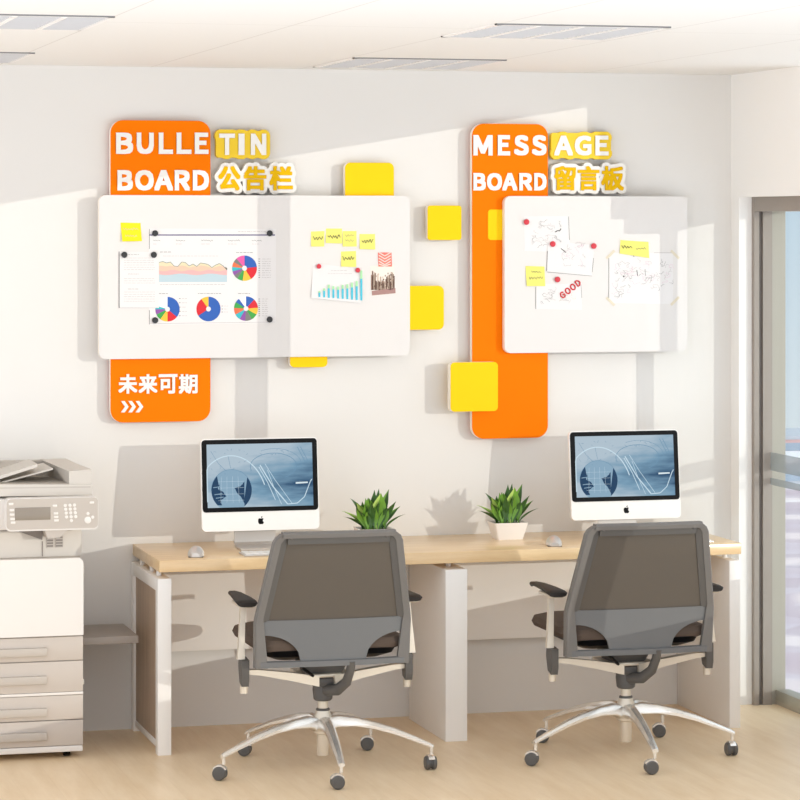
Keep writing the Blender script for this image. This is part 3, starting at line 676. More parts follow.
strokes(scribble(613, 640, 262, 294, 34, 15, (M_inkf, M_pink, M_ink)) + scribble(640, 672, 264, 288, 34, 16, (M_inkf, M_ink, M_pink)) +
        [([(608.8, 258), (608.8, 298)], M_ink, .0022), ([(654, 252.8), (672, 252.8)], M_inkf, .002), ([(636.8, 270), (637.6, 276)], M_inkd, .003), ([(645, 269), (645.4, 276)], M_inkd, .0018), ([(623, 276), (624.4, 277)], M_inkd, .005)], YR - .0004, t)  # first lines follow the left and top sheet edges
for (x, y, s_, l) in ((610.5, 254.5, 1, 'top left'), (675, 254.5, -1, 'top right'), (610.5, 301.5, -1, 'bottom left'), (675, 301, 1, 'bottom right')):
    q = [(-4.2, 2.4 * s_ + 1.2), (-3.0, 3.6 * s_ + 1.2), (4.2, -3.0 * s_ + 0), (3.0, -4.2 * s_ + 0)]
    dx, dz = 4.0, 4.0 * s_; nx, nz = 1.0, 1.0 * -s_
    quad = ((x - dx - nx, y + dz + nz * -1), (x + dx - nx, y - dz - nz), (x + dx + nx, y - dz + nz), (x - dx + nx, y + dz + nz))
    quad = ((x - dx - .9, y + dz - .9 * s_), (x + dx - .9, y - dz - .9 * s_), (x + dx + .9, y - dz + .9 * s_), (x - dx + .9, y + dz + .9 * s_))
    P = [at(u, v, YR - .001) for u, v in quad]; b = MB(); b.prism(P, YR - .0012, YR - .0006, M_tape)
    cx, cz = at(x, y, YR - .001)
    tag(b.build('tape_strip', None, (cx, YR, cz)), 'beige tape strip on the %s corner of the large doodle sheet' % l, 'tape', 'tape strips on the doodle sheet')
note(((620.5, 240), (648.5, 242), (649, 258), (619.5, 253.5)), 'wide yellow sticky note stuck over the top of the large doodle sheet', [writing(622, 632, 247, M_inkd, .0016, 1.4, 21), writing(636, 646, 248.5, M_ink, .0012, 1.4, 22), ([(633, 254), (634, 257)], M_inkd, .002)], Y=YR - .0012)
note(((525.5, 266), (544.5, 266.5), (545, 286), (526.5, 286)), 'yellow sticky note left of the sheet that says GOOD', [writing(531, 541, 272, M_ink, .0014, 1.4, 23), writing(529, 543, 278, M_ink, .0014, 1.6, 24)], Y=YR - .0012)
for (x, y, l) in ((526.7, 222, 'red magnet on the upper left drawing of the right board'), (553, 244, 'red magnet at the top left of the tilted drawing'), (594, 246, 'red magnet at the top right of the tilted drawing'), (557.7, 279.5, 'red magnet above the word GOOD')):
    magnet(x, y, M_red, l, 'red magnets', r=.0122, Y=YR - .0022)

# ------------------------------------------------------------------ desk
DZ = 0.755
desk = thing('desk', 'long two-seat desk with an oak top and white panel legs against the back wall', 'desk', (-1.40, -0.31, 0))
def dchild(b, n, **k): return child(b, n, desk, **k)
b = MB().box(-2.606, -0.196, -0.612, -0.004, 0.709, DZ, M_oak, 0.0025); dchild(b, 'desktop')
# left end: white frame round a wood infill
b = MB(); b.box(-2.613, -2.560, -0.618, -0.565, 0, 0.684, M_white, 0.002); dchild(b, 'leg')
b = MB(); b.box(-2.613, -2.560, -0.058, -0.006, 0, 0.684, M_white, 0.002); dchild(b, 'leg')
b = MB(); b.box(-2.613, -2.560, -0.565, -0.058, 0.634, 0.684, M_white, 0.002); dchild(b, 'rail')
b = MB(); b.box(-2.606, -2.575, -0.565, -0.058, 0.02, 0.045, M_white, 0.002); dchild(b, 'rail')
b = MB(); b.box(-2.602, -2.578, -0.565, -0.058, 0.045, 0.634, M_wal); dchild(b, 'side_panel')
b = MB(); b.box(-1.455, -1.365, -0.618, -0.062, 0.0, 0.684, M_white, 0.002); dchild(b, 'middle_panel')
b = MB(); b.box(-0.250, -0.202, -0.618, -0.010, 0.0, 0.684, M_white, 0.002); dchild(b, 'end_panel')
for xa, xb in ((-2.560, -1.455), (-1.365, -0.250)):
    b = MB(); b.box(xa, xb, -0.060, -0.042, 0.318, 0.700, M_white, 0.001); dchild(b, 'modesty_panel')
for X in (-2.587, -1.41, -0.226):
    for Y in (-0.50, -0.35, -0.13):
        b = MB(); b.lathe([(.011, 0), (.011, .026)], (X, Y, .684), M_white, 14); dchild(b, 'spacer')

# ------------------------------------------------------------------ monitors
def make_computer():
    t = thing('desktop_computer', 'x', 'computer', (0, 0, 0))
    W, Ht = 0.480, 0.368; z0 = 0.0
    T = Matrix.Translation((0, -0.045, 0.2605)) @ Matrix.Rotation(R(-6), 4, 'X')
    hw, hh = W / 2, Ht / 2
    def part(b, name, **k):
        o = b.build(name, t, **k); return o
    b = MB(); b.prism(rrect(-hw, hw, -hh, hh, .018, 6), -0.006, 0.012, M_white, M=T)
    b.loft([[(x * s, y, z * s) for x, z in rrect(-hw, hw, -hh, hh, .018, 6)] for s, y in ((1, .012), (.97, .024), (.8, .034), (.4, .044))], M_white, M=T)
    part(b, 'housing')
    # black glass border over the upper four fifths
    bz0 = -hh + .076
    b = MB(); b.prism(rrect(-hw + .004, hw - .004, bz0, hh - .004, .014, 6), -0.0085, -0.006, M_black, M=T); part(b, 'bezel')
    # screen: local coordinates centred on it
    so_ = MB(); sw, sh = hw - .024, (hh - .004 - bz0) / 2 - .018; szc = (hh - .004 + bz0) / 2
    so_.box(-sw, sw, -.0005, .0005, -sh, sh, M_screen); sc = so_.build('screen', t)
    sc.matrix_local = T @ Matrix.Translation((0, -0.0092, szc))
    # picture: globe, arcs and light trails
    b = MB(); Y = -.0008
    def el(cx, cz, rx, rz, a0, a1, n=26): return [(cx + rx * math.cos(R(a0 + (a1 - a0) * i / n)), cz + rz * math.sin(R(a0 + (a1 - a0) * i / n))) for i in range(n + 1)]
    def clip(pts): return [(max(-sw, min(sw, x)), max(-sh, min(sh, z))) for x, z in pts]
    gx, gz, gr = -.118, -.058, .083
    b.poly(clip(el(gx, gz, gr, gr, 0, 360, 40)[:-1]), Y, M_sg)
    Y -= .0002
    def jag(pts, sd_, am):
        r = random.Random(sd_); out = []
        for p, q in zip(pts, pts[1:] + pts[:1]):
            for k in range(4):
                u = k / 4; out.append((p[0] + (q[0] - p[0]) * u + r.uniform(-am, am), p[1] + (q[1] - p[1]) * u + r.uniform(-am, am)))
        return out
    arcR = [(gx + gr * .99 * math.cos(R(a)), gz + gr * .99 * math.sin(R(a))) for a in range(38, -62, -10)]
    b.poly(clip(arcR + jag([(gx + .052, gz - .055), (gx + .040, gz - .030), (gx + .022, gz - .012), (gx + .012, gz + .010), (gx + .036, gz + .014), (gx + .052, gz + .034)], 3, .0012)), Y, M_sd)
    arcL = [(gx + gr * .99 * math.cos(R(a)), gz + gr * .99 * math.sin(R(a))) for a in range(135, 226, 10)]
    b.poly(clip(arcL + jag([(gx - .040, gz - .058), (gx - .045, gz - .038), (gx - .022, gz - .024), (gx - .036, gz - .004), (gx - .056, gz + .006), (gx - .050, gz + .030)], 4, .0012)), Y, M_sd)
    for k, (dx, dz) in enumerate(((-.065, .012), (-.06, -.016), (-.055, -.030))): b.ribbon([(gx + dx - .010, gz + dz), (gx + dx + .022, gz + dz + .004)], .003, Y - .0001, M_sg)
    for a in (-.045, -.02, .005, .03): b.ribbon([(gx + a, gz - .05), (gx + a * .9, gz + .055)], .0008, Y - .0001, M_sl)
    for a in (-.04, -.015, .01, .035): b.ribbon([(gx - .055, gz + a), (gx + .05, gz + a)], .0008, Y - .0001, M_sl)
    b.ribbon(clip(el(gx, gz, gr, gr, 0, 180)), .0016, Y, M_sm)
    b.ribbon(clip(el(-.12, -.12, .15, .20, 175, 24)), .0045, Y, M_sl)
    b.ribbon([(-.005, .033), (.03, -.03), (.06, -.10)], .003, Y, M_sl); b.ribbon([(0, .04), (.05, -.045), (.11, -.118)], .0045, Y, M_sl)
    b.ribbon([(.02, .045), (.06, -.02), (.11, -.09), (.13, -.118)], .002, Y, M_sl); b.ribbon([(.03, .02), (.055, -.05), (.085, -.118)], .002, Y, M_sl)
    b.ribbon(clip([(.11, -.118), (.15, -.115), (.18, -.09), (.205, -.03), (.212, -.02)]), .0035, Y, M_sl)
    b.ribbon(clip(el(.055, .035, .095, .052, 200, -60)), .0022, Y, M_sm); b.ribbon(clip(el(.06, .04, .11, .065, 120, -10)), .0014, Y, M_sm)
    b.ribbon(clip([(.155, .11), (.185, .05)]), .0022, Y, M_sm); b.ribbon(clip([(.168, .11), (.196, .055)]), .0022, Y, M_sm)
    b.ribbon([(-.20, .10), (-.17, .05), (-.14, .02)], .0014, Y, M_sm); b.ribbon([(-.13, .08), (-.12, .03)], .0014, Y, M_sm)
    b.poly([(.145, -.038), (.195, -.036), (.195, -.030), (.145, -.031)], Y, M_sw); pass
    r = random.Random(5)
    for i in range(40):
        x, z = r.uniform(-.2, .2), r.uniform(.0, .105); b.ribbon([(x, z), (x + r.uniform(-.012, .012), z + r.uniform(-.008, .01))], .0012, Y, M_sm)
    sub = b.build('screen_picture', sc, flat=True)
    # logo on the chin: bitten fruit with leaf
    b = MB(); cz = (-hh + bz0) / 2 - .001; q = []
    R0 = .0125
    body = [(0, .0095), (.004, .0112), (.008, .0108), (.0105, .0085), (.0082, .0052), (.0074, .001), (.0088, -.0028), (.0118, -.005), (.0102, -.0088), (.0068, -.0125), (.0035, -.0128), (0, -.0115), (-.0035, -.0128), (-.0070, -.0122), (-.0105, -.0075), (-.0120, -.001), (-.0118, .005), (-.0092, .0096), (-.0048, .0114)]
    b.prism([(x, cz + z) for x, z in body], -.0068, -.006, M_black, M=T)
    b.prism([(0, cz + .0125), (.0015, cz + .0172), (.0055, cz + .0198), (.0052, cz + .0160), (.0030, cz + .0132)], -.0068, -.006, M_black, M=T)
    part(b, 'logo')
    # aluminium stand: sloping plate bent into a foot
    b = MB(); path = [(.02, .18), (.045, .14), (.05, .06), (.048, .02), (.035, .007), (.0, .0035), (-.08, .0035)]
    rings = []
    for i, (y, z) in enumerate(path):
        p0 = path[max(i - 1, 0)]; p1 = path[min(i + 1, len(path) - 1)]; d = Vector((p1[0] - p0[0], p1[1] - p0[1])).normalized(); nx, nz = -d.y * .0035, d.x * .0035
        rings.append([(-.085, y + nx, z + nz), (.085, y + nx, z + nz), (.085, y - nx, z - nz), (-.085, y - nx, z - nz)])
    b.loft(rings, M_alu); part(b, 'stand')
    return t
pc = make_computer()
def place(o, x, y, z, label, rz=0): o.location = (x, y, z); o['label'] = label; o.rotation_euler.z = rz
X_, Z_ = at(260, 500, -0.33)
place(pc, -2.148, -0.290, DZ + .001, 'white all-in-one desktop computer on the left half of the desk')
pc['group'] = 'desktop computers'
pc2 = copy_tree(pc); place(pc2, -0.590, -0.255, DZ + .001, 'white all-in-one desktop computer on the right half of the desk, near the window')

# keyboards
def make_keyboard():
    t = thing('keyboard', 'x', 'keyboard', group='keyboards')
    MB().box(-.215, .215, -.056, .056, 0, .007, M_alu, .002).build('base', t)
    for r_ in range(5):
        xs_ = -.209; n = 14 if r_ else 12
        ws = [0.0298] * 14
        if r_ == 0: ws = [.03, .03, .03, .036, .168, .036, .03, .03, .027]
        for wk in ws:
            k = MB().box(xs_ + .0015, xs_ + wk - .0015, -.051 + r_ * .0205, -.051 + r_ * .0205 + .0175, .007, .0105, M_key, .0012, 1).build('key', t); xs_ += wk
    return t
kb = make_keyboard(); place(kb, -2.045, -0.515, DZ + .0005, 'slim white keyboard in front of the left computer, mostly behind the chair', 0)
k2 = copy_tree(kb); place(k2, -0.515, -0.515, DZ + .0005, 'slim white keyboard in front of the right computer, hidden behind the chair back', 0)

# mice
def make_mouse():
    t = thing('computer_mouse', 'x', 'computer mouse', group='computer mice')
    b = MB(); rings = []
    for i in range(11):
        u = i / 10; y = -.056 + .112 * u; wv = .033 * math.sin(math.pi * (.08 + .84 * u)) ** .45; h = .037 * math.sin(math.pi * (.06 + .82 * u)) ** .6
        rings.append([(wv * math.cos(a), y, .004 + max(0, h * math.sin(a)) if math.sin(a) > 0 else .002) for a in [2 * math.pi * k / 18 for k in range(18)]])
    b.loft(rings, M_alu); b.build('body', t)
    b = MB(); b.tube([(0, .018, .029), (0, .026, .0285), (0, .032, .027)], .0035, M_dgrey, 8); b.build('scroll_ball', t)
    b = MB(); b.box(-.029, .029, -.047, .047, 0, .003, M_dgrey, .001); b.build('sole', t)
    return t
ms = make_mouse(); place(ms, -2.44, -0.50, DZ, 'silver computer mouse near the left end of the desk', R(-12))
m2 = copy_tree(ms); place(m2, -0.965, -0.50, DZ, 'silver computer mouse beside the right potted plant', R(-12))

# ------------------------------------------------------------------ potted plants
def make_plant():
    t = thing('potted_plant', 'x', 'potted plant', group='potted plants on the desk')
    b = MB(); rb, rt, h = .055, .073, .070
    def sq(r, z, k=.12): 
        p = rrect(-r, r, -r * .8, r * .8, r * k, 3); return [(x, y, z) for x, y in p]
    b.loft([sq(rb, 0), sq(rb + (rt - rb) * .02, .002), sq(rt, h), sq(rt - .004, h), sq(rt - .008, h - .010)], M_pot); b.build('pot', t)
    b = MB(); b.loft([sq(rt - .012, h - .02), sq(rt - .009, h - .008)], M_soil); b.build('soil', t)
    b = MB(); r = random.Random(21)
    def leaf(x0, y0, dx, dy, top, wid, m, lean=.5, m2=None):
        wid *= 1.55; dx *= 1.05
        n = 9; cen = []; 
        for i in range(n + 1):
            u = i / n; cen.append(Vector((x0 + dx * u ** 1.5, y0 + dy * u ** 1.5, h - .008 + top * (u - lean * .25 * u ** 3))))
        side = Vector((dy, -dx, 0)); 
        if side.length < .01: side = Vector((1, 0.3, 0))
        if abs(dx) < .04: side = Vector((1, .25, 0))
        side = (side.normalized() * .5 + Vector((.75, 0, 0)) * (1 if side.x >= 0 else -1)).normalized()
        vs, fs, fm = [], [], []
        for i, c in enumerate(cen):
            u = i / n; ww = wid * (math.sin(math.pi * min(1, (.12 + .88 * u)) ** 1.15) ** .8) if u < 1 else 0
            ww = wid * max(.10 * (1 - u), max(0.0, math.sin(math.pi * u ** 1.05)) ** 1.25)
            fold = Vector((0, ww * .35, 0))
            vs += [c - side * ww, c + fold, c + side * ww, c + fold + Vector((0, .0012, -.0006))]
        for i in range(n):
            a = i * 4; q = a + 4
            fs += [[a, a + 1, q + 1, q], [a + 1, a + 2, q + 2, q + 1]]
        k = len(fs) // 1
        b.add(vs, [f for i, f in enumerate(fs) if i % 2 == 0], m); b.add(vs, [f for i, f in enumerate(fs) if i % 2 == 1], m2 or m)
    # the tall and bright leaves the photo shows
    leaf(-.02, 0, -.075, 0, .150, .012, M_leafd); leaf(-.01, -.012, -.065, -.01, .125, .017, M_leafm, .4, M_leafl)
    leaf(.012, -.015, .012, -.006, .160, .021, M_leafl, .2, M_leafm); leaf(.02, 0, .042, 0, .168, .013, M_leafm, .1, M_leafd)
    leaf(.0, .01, .008, .01, .165, .012, M_leafd, .1); leaf(.01, .015, .02, .02, .168, .011, M_leafd, .1); leaf(-.005, 0, -.012, 0, .135, .016, M_leafd, .2, M_leafm)
    leaf(.035, 0, .055, -.01, .125, .014, M_leafd, .3); leaf(.04, .01, .075, .01, .105, .009, M_leafm, .5, M_leafd); leaf(-.03, 0, -.10, .01, .100, .010, M_leafm, .8, M_leafl)
    leaf(-.035, .01, -.095, -.02, .078, .009, M_leafd, 1.0); leaf(.045, -.01, .085, -.01, .082, .008, M_leafd, .9)
    leaf(-.035, -.02, -.045, -.02, .098, .014, M_leafd, .3, M_leafm); leaf(-.02, -.02, -.02, -.03, .088, .013, M_leafm, .3, M_leafd)
    for i in range(30):
        a = r.uniform(0, 2 * math.pi); q = r.uniform(.01, .05); x0, y0 = q * math.cos(a) * 1.15, q * math.sin(a) * .8
        m = r.choice([M_leafd, M_leafd, M_leafd, M_leafm])
        leaf(x0, y0, math.cos(a) * r.uniform(.0, .035), math.sin(a) * r.uniform(.0, .03), r.uniform(.08, .135), r.uniform(.007, .012), m, r.uniform(.0, .5), r.choice([M_leafm, M_leafd]))
    b.build('foliage', t, flat=True)
    return t
pl = make_plant(); place(pl, -1.668, -0.30, DZ, 'green leafy plant in a white pot behind the left chair back', 0)
p2 = copy_tree(pl); place(p2, -1.072, -0.21, DZ, 'green leafy plant in a white tapered pot at the middle of the desk', 0)

# ------------------------------------------------------------------ office chairs
def make_chair():
    t = thing('office_chair', 'x', 'office chair', group='office chairs at the desk')
    ZB, ZK, ZT = .415, .585, .925
    def yb(z):
        if z < ZK: return -.175 - .015 * (z - ZB) / (ZK - ZB)
        return -.190 - .085 * (z - ZK) / (ZT - ZK)
    def hw(z):
        if z < ZK: return .296 + .003 * (z - ZB) / (ZK - ZB)
        return .299 - .060 * (z - ZK) / (ZT - ZK)
    def cv(x): return .022 * (x / .3) ** 2
    def gsolid(cols, rows, th, m, off=0.0):
        b = MB(); n = len(cols); vs = []
        for k in (0, 1):
            for (x, za, zb_) in cols:
                for j in range(rows + 1):
                    z = za + (zb_ - za) * j / rows; vs.append((x, yb(z) + cv(x) + off + k * th, z))
        R1 = rows + 1; S = n * R1; fs = []
        for i in range(n - 1):
            for j in range(rows):
                a = i * R1 + j; q = [a, a + R1, a + R1 + 1, a + 1]; fs.append(q); fs.append([c + S for c in reversed(q)])
            fs.append([i * R1, (i + 1) * R1, (i + 1) * R1 + S, i * R1 + S]); fs.append([i * R1 + rows, (i + 1) * R1 + rows, (i + 1) * R1 + rows + S, i * R1 + rows + S])
        for j in range(rows):
            fs.append([j, j + 1, j + 1 + S, j + S]); a = (n - 1) * R1 + j; fs.append([a, a + 1, a + 1 + S, a + S])
        b.add(vs, fs, m); return b
    # mesh backrest
    cols = []
    for i in range(25):
        u = -1 + 2 * i / 24; x = u * .280; top = ZT - .012
        lim = ZT if abs(x) < hw(ZT) - .02 else ZT - .012 - (abs(x) - (hw(ZT) - .02)) / .062 * (ZT - ZK)
        cols.append((x, ZK - .01, max(ZK, min(top, lim))))
    gsolid(cols, 10, .004, M_mesh, .012).build('backrest_mesh', t)
    # lower back panel with two arched cut-outs
    cols = []
    for i in range(41):
        x = -.268 + .536 * i / 40; ax = abs(x)
        zl = ZB + .002 if ax < .123 else ZB + .014 + .105 * math.sqrt(max(0, 1 - ((.268 - ax) / .145) ** 2))
        cols.append((x, min(zl, ZB + .118), ZK + .004))
    gsolid(cols, 6, .010, M_grey2, .006).build('lower_back_panel', t)
    # side uprights: bent bars with a rounded top corner; each a part
    for s in (-1, 1):
        b = MB(); rings = []
        for z in [ZB - .004, ZB + .03, ZB + .09, ZK - .03, ZK - .008, ZK + .012, ZK + .05, ZK + .13, ZK + .21, ZT - .06]:
            x = hw(z); y = yb(z) + cv(x); wv, dp = .028, .030
            if z < ZK: wv = .032 + .016 * (ZK - z) / (ZK - ZB)
            rings.append([(s * (x - wv), y - .006, z), (s * (x - .005), y - .008, z), (s * x, y - .002, z), (s * (x + .0), y + dp, z), (s * (x - .008), y + dp + .004, z), (s * (x - wv), y + .014, z)])
        # corner
        for a in (20, 45, 70, 90):
            z = ZT - .06 + .055 * math.sin(R(a)); x = hw(ZT - .06) - .045 * (1 - math.cos(R(a))); y = yb(z) + cv(x); wv = .028
            rings.append([(s * (x - wv), y - .006, z - .022 * (a / 90) ** 2), (s * (x - .005), y - .008, z), (s * x, y - .002, z), (s * x, y + .030, z), (s * (x - .008), y + .034, z - .002), (s * (x - wv), y + .014, z - .022 * (a / 90) ** 2)])
        b.loft(rings, M_grey); b.build('back_upright', t)
    for s in (-1, 1):  # inner side of the frame, its shade put in as darker grey strips
        b = MB(); rings = []
        for z in (ZK, ZK + .06, ZK + .15, ZK + .24, ZT - .02):
            x = hw(z) - .026; y = yb(z) + cv(x); rings.append([(s * x, y - .001, z), (s * (x - .026), y + .006, z), (s * (x - .026), y + .014, z), (s * x, y + .010, z)])
        b.loft(rings, M_dgrey); b.build('inner_wall_shade', t)
    b = MB(); xr = hw(ZT) - .045; b.loft([[(x, yb(ZT - .02) + cv(x) + q, z) for q, z in ((-.002, ZT - .018), (.005, ZT - .046), (.012, ZT - .046), (.010, ZT - .018))] for x in [xr * (-1 + k / 5) for k in range(11)]], M_dgrey); b.build('inner_wall_shade', t)
    xt = hw(ZT - .06) - .035
    b = MB(); rings = []
    for i in range(15):
        x = -xt + 2 * xt * i / 14; y = yb(ZT) + cv(x); rings.append([(x, y - .006, ZT - .022), (x, y - .010, ZT - .008), (x, y - .004, ZT), (x, y + .028, ZT), (x, y + .030, ZT - .008), (x, y + .012, ZT - .021)])
    b.loft(rings, M_grey); b.build('top_rail', t)
    b = MB(); rings = []
    for i in range(15):
        x = -.280 + .560 * i / 14; y = yb(ZB) + cv(x); rings.append([(x, y - .004, ZB - .002), (x, y - .006, ZB + .018), (x, y + .002, ZB + .022), (x, y + .022, ZB + .020), (x, y + .022, ZB)])
    b.loft(rings, M_grey2); b.build('bottom_rail', t)
    # seat: brown cushion on a black shell
    def srect(hx, y0, y1, r, z): return [(x, y, z) for x, y in rrect(-hx, hx, y0, y1, r, 6)]
    b = MB(); b.loft([srect(.250, -.135, .32, .05, .462), srect(.280, -.150, .345, .06, .472), srect(.290, -.155, .355, .07, .490), srect(.282, -.148, .350, .07, .510), srect(.245, -.12, .32, .07, .522), srect(.13, -.05, .18, .05, .525)], M_seat); b.build('seat_cushion', t)
    b = MB(); b.loft([srect(.20, -.10, .19, .04, .430), srect(.245, -.14, .235, .05, .448), srect(.258, -.152, .250, .06, .470), srect(.225, -.13, .225, .05, .473)], M_black); b.build('seat_shell', t)
    # arms
    for s in (-1, 1):
        x = s * .318
        b = MB(); rings = []
        for (y, hx, zt) in ((-.128, .034, .655), (-.120, .040, .660), (-.09, .041, .663), (.0, .036, .665), (.13, .026, .664), (.20, .019, .660), (.238, .012, .655), (.246, .006, .651)):
            rings.append([(x - s * .012 * (y + .13) * 3 + hx * (abs(math.cos(a)) ** .6) * (1 if math.cos(a) > 0 else -1), y, zt - .010 + (.008 if math.sin(a) > 0 else .009) * math.sin(a)) for a in [2 * math.pi * k / 14 for k in range(14)]])
        b.loft(rings, M_pad); b.build('arm_pad', t)
        b = MB(); b.box(x - .026, x + .026, -.118, .04, .632, .643, M_satin, .003); b.build('arm_plate', t)
        b = MB(); b.loft([[(x + s * .012 * k + sx_ * w_, -.06 + sy * .012 + .02 * (1 - k), z) for sx_, sy in ((-1, -1), (1, -1), (1, 1), (-1, 1))] for k, z, w_ in ((0, .634, .010), (.4, .56, .010), (.9, .47, .012), (1, .435, .014))], M_satin); b.build('arm_post', t)
        b = MB(); b.prism([(-.085, .432), (-.02, .438), (-.014, .40), (-.035, .345), (-.075, .333), (-.085, .36)], x - s * .016, x + s * .012, M_dgrey, 'X'); b.build('arm_bracket', t)
        b = MB(); b.lathe([(.014, -.03), (.015, 0)], (x - s * .002, -.05, .335), M_satin, 14); b.build('arm_cap', t)
        b = MB(); b.loft([[(s * xx, -.05 + dy, z + dz) for dy, dz in ((-.018, -h), (-.018, h), (.018, h), (.018, -h))] for xx, z, h in ((.31, .386, .008), (.26, .382, .010), (.14, .362, .015), (.03, .340, .020))], M_satin); b.build('arm_beam', t)
    # mechanism
    b = MB(); b.lathe([(.030, .258), (.036, .264), (.040, .30), (.036, .335), (.02, .345)], (0, 0, 0), M_dgrey, 20)
    b.box(-.05, .05, -.05, .10, .315, .350, M_dgrey, .010); b.tube([(0, -.02, .30), (.035, -.09, .310), (.06, -.13, .345), (.068, -.155, .39), (.07, -.168, .43)], [.022, .022, .020, .018, .018], M_dgrey, 12, .9); b.build('tilt_mechanism', t)
    b = MB(); b.tube([(-.02, -.03, .335), (-.13, -.14, .42)], .006, M_black, 8); b.build('tilt_strut', t)
    b = MB(); b.box(-.10, .10, -.06, .12, .352, .366, M_satin, .004); b.loft([[(x, y + .03, z) for x, y in rrect(-k, k, -k, k, .02, 3)] for k, z in ((.07, .366), (.10, .432))], M_dgrey); b.build('seat_plate', t)
    b = MB(); b.lathe([(.021, .05), (.023, .055), (.023, .13), (.034, .135), (.035, .20), (.027, .214), (.026, .222)], (0, 0, 0), M_satin, 24); b.lathe([(.0255, .218), (.0265, .221), (.0265, .226), (.022, .229)], (0, 0, 0), M_dgrey, 24); b.lathe([(.020, .225), (.020, .268)], (0, 0, 0), M_satin, 24); b.build('gas_column', t)
    # five-star base
    for ang, cas, ls in ((198, 62, 1.10), (266, 85, 1.04), (340, 0, 1.05), (50, 78, 1.07), (124, 66, 1.0)):
        a = R(ang); d = Vector((math.cos(a), math.sin(a), 0)); n = Vector((-math.sin(a), math.cos(a), 0)); b = MB(); rings = []
        for (r_, z, wv, th) in ((.018, .165, .030, .030), (.06, .180, .027, .024), (.12, .178, .023, .018), (.19, .165, .020, .014), (.26, .145, .018, .012), (.33, .118, .015, .010), (.385, .096, .013, .008), (.400, .088, .012, .007)):
            c = d * r_ * ls + Vector((0, 0, z)); rings.append([tuple(c + n * wv * u + Vector((0, 0, th * v))) for u, v in ((-1, -.7), (-1, .1), (-.55, .9), (0, 1.05), (.55, .9), (1, .1), (1, -.7), (0, -1))])
        b.loft(rings, M_chrome); leg = b.build('base_arm', t)
        c = d * .392 * ls; b = MB(); b.tube([tuple(c + Vector((0, 0, .096))), tuple(c + Vector((0, 0, .058)))], .007, M_chrome, 10); b.build('caster_stem', t)
        ca = R(cas); ax = Vector((math.cos(ca), math.sin(ca), 0)); off = Vector((-ax.y, ax.x, 0)) * .014
        T = Matrix.Translation(c + off + Vector((0, 0, .026))) @ Vector((1, 0, 0)).rotation_difference(ax).to_matrix().to_4x4()
        b = MB()
        b.lathe([(.012, -.022), (.022, -.021), (.0255, -.017), (.026, -.007), (.021, -.005), (.021, .005), (.026, .007), (.0255, .017), (.022, .021), (.012, .022)], (0, 0, 0), M_dgrey, 20, 'X', M=T)
        wh = b.build('caster_wheel', t)
        b = MB(); b.loft([[(x, .031 * math.cos(q) * k, .031 * math.sin(q) * k + .0) for q in [R(30 + 20 * j) for j in range(7)]] + [(x, .024 * math.cos(q), .024 * math.sin(q)) for q in [R(150 - 20 * j) for j in range(7)]] for x, k in ((-.012, 1.0), (.012, 1.0))], M_chrome, M=T); b.build('caster_fork', wh)
    return t
ch = make_chair(); place(ch, -2.055, -1.03, 0, 'grey mesh office chair with a chrome star base at the left workplace', 0)
c2_ = copy_tree(ch); place(c2_, -0.852, -1.055, 0, 'grey mesh office chair with a chrome star base at the right workplace, nearest the window', 0)

# ------------------------------------------------------------------ copier
YC_ = -0.58
cop = thing('photocopier', 'large grey and white office photocopier with four paper drawers at the left edge', 'photocopier', (-3.20, -0.32, 0))
def cc(b, n, **k): return child(b, n, cop, **k)
def A(x, y, Y=YC_): return at(x, y, Y)
XR = A(83, 600)[0]; XLc = XR - 0.62
zz = lambda y, Y=YC_: A(82, y, Y)[1]
b = MB(); b.box(XLc, XR - .004, YC_ + .012, -0.07, .055, zz(557), M_copm, .004); b.box(XLc, XR, YC_ + .03, -.07, zz(557), zz(528), M_copl, .004); cc(b, 'body')
b = MB(); b.box(XLc, XR - .001, YC_ - .002, -.08, zz(751), zz(745), M_copw, .003); cc(b, 'base')
b = MB(); b.prism(rrect(XLc, XR, zz(634.5), zz(557.5), .022, 6, (0, 0, 1, 1)), YC_ - .012, YC_ + .012, M_copw); cc(b, 'front_door')
for (ya, yb_, hy) in ((636, 659.5, 650), (660.5, 691, 678), (694.5, 718.5, 710), (719.5, 744.5, 734)):
    b = MB(); b.box(XLc, XR, YC_ - .002, YC_ + .012, zz(yb_), zz(ya), M_copdr, .0015); dr = cc(b, 'drawer')
    X1 = A(46.5, 600)[0]; b = MB(); zc = zz(hy)
    b.box(X1 - .36, X1, YC_ - .022, YC_ - .002, zc - .016, zc + .016, M_copm, .004)
    o = b.build('drawer_handle', dr, tuple(cop.location)); o.location = (0, 0, 0)
b = MB(); b.box(XLc, XR, YC_ - .004, YC_ + .012, zz(694), zz(691.3), M_copw, .001); cc(b, 'trim_strip')
for (yv, hv) in ((572, .03), (599, .02), (683, .022)):
    b = MB(); b.box(XR - .002, XR + .010, YC_ + .03, YC_ + .07, zz(yv) - hv / 2, zz(yv) + hv / 2, M_copl, .003); cc(b, 'side_catch')
for X in (XR - .055, XLc + .06):
    for Y in (YC_ + .06, -.14):
        b = MB(); b.lathe([(.010, -.014), (.024, -.013), (.026, -.008), (.026, .008), (.024, .013), (.010, .014)], (X, Y, .026), M_black, 16, 'X'); b.box(X - .018, X + .018, Y - .014, Y + .014, .026, .060, M_copd, .002); cc(b, 'caster')
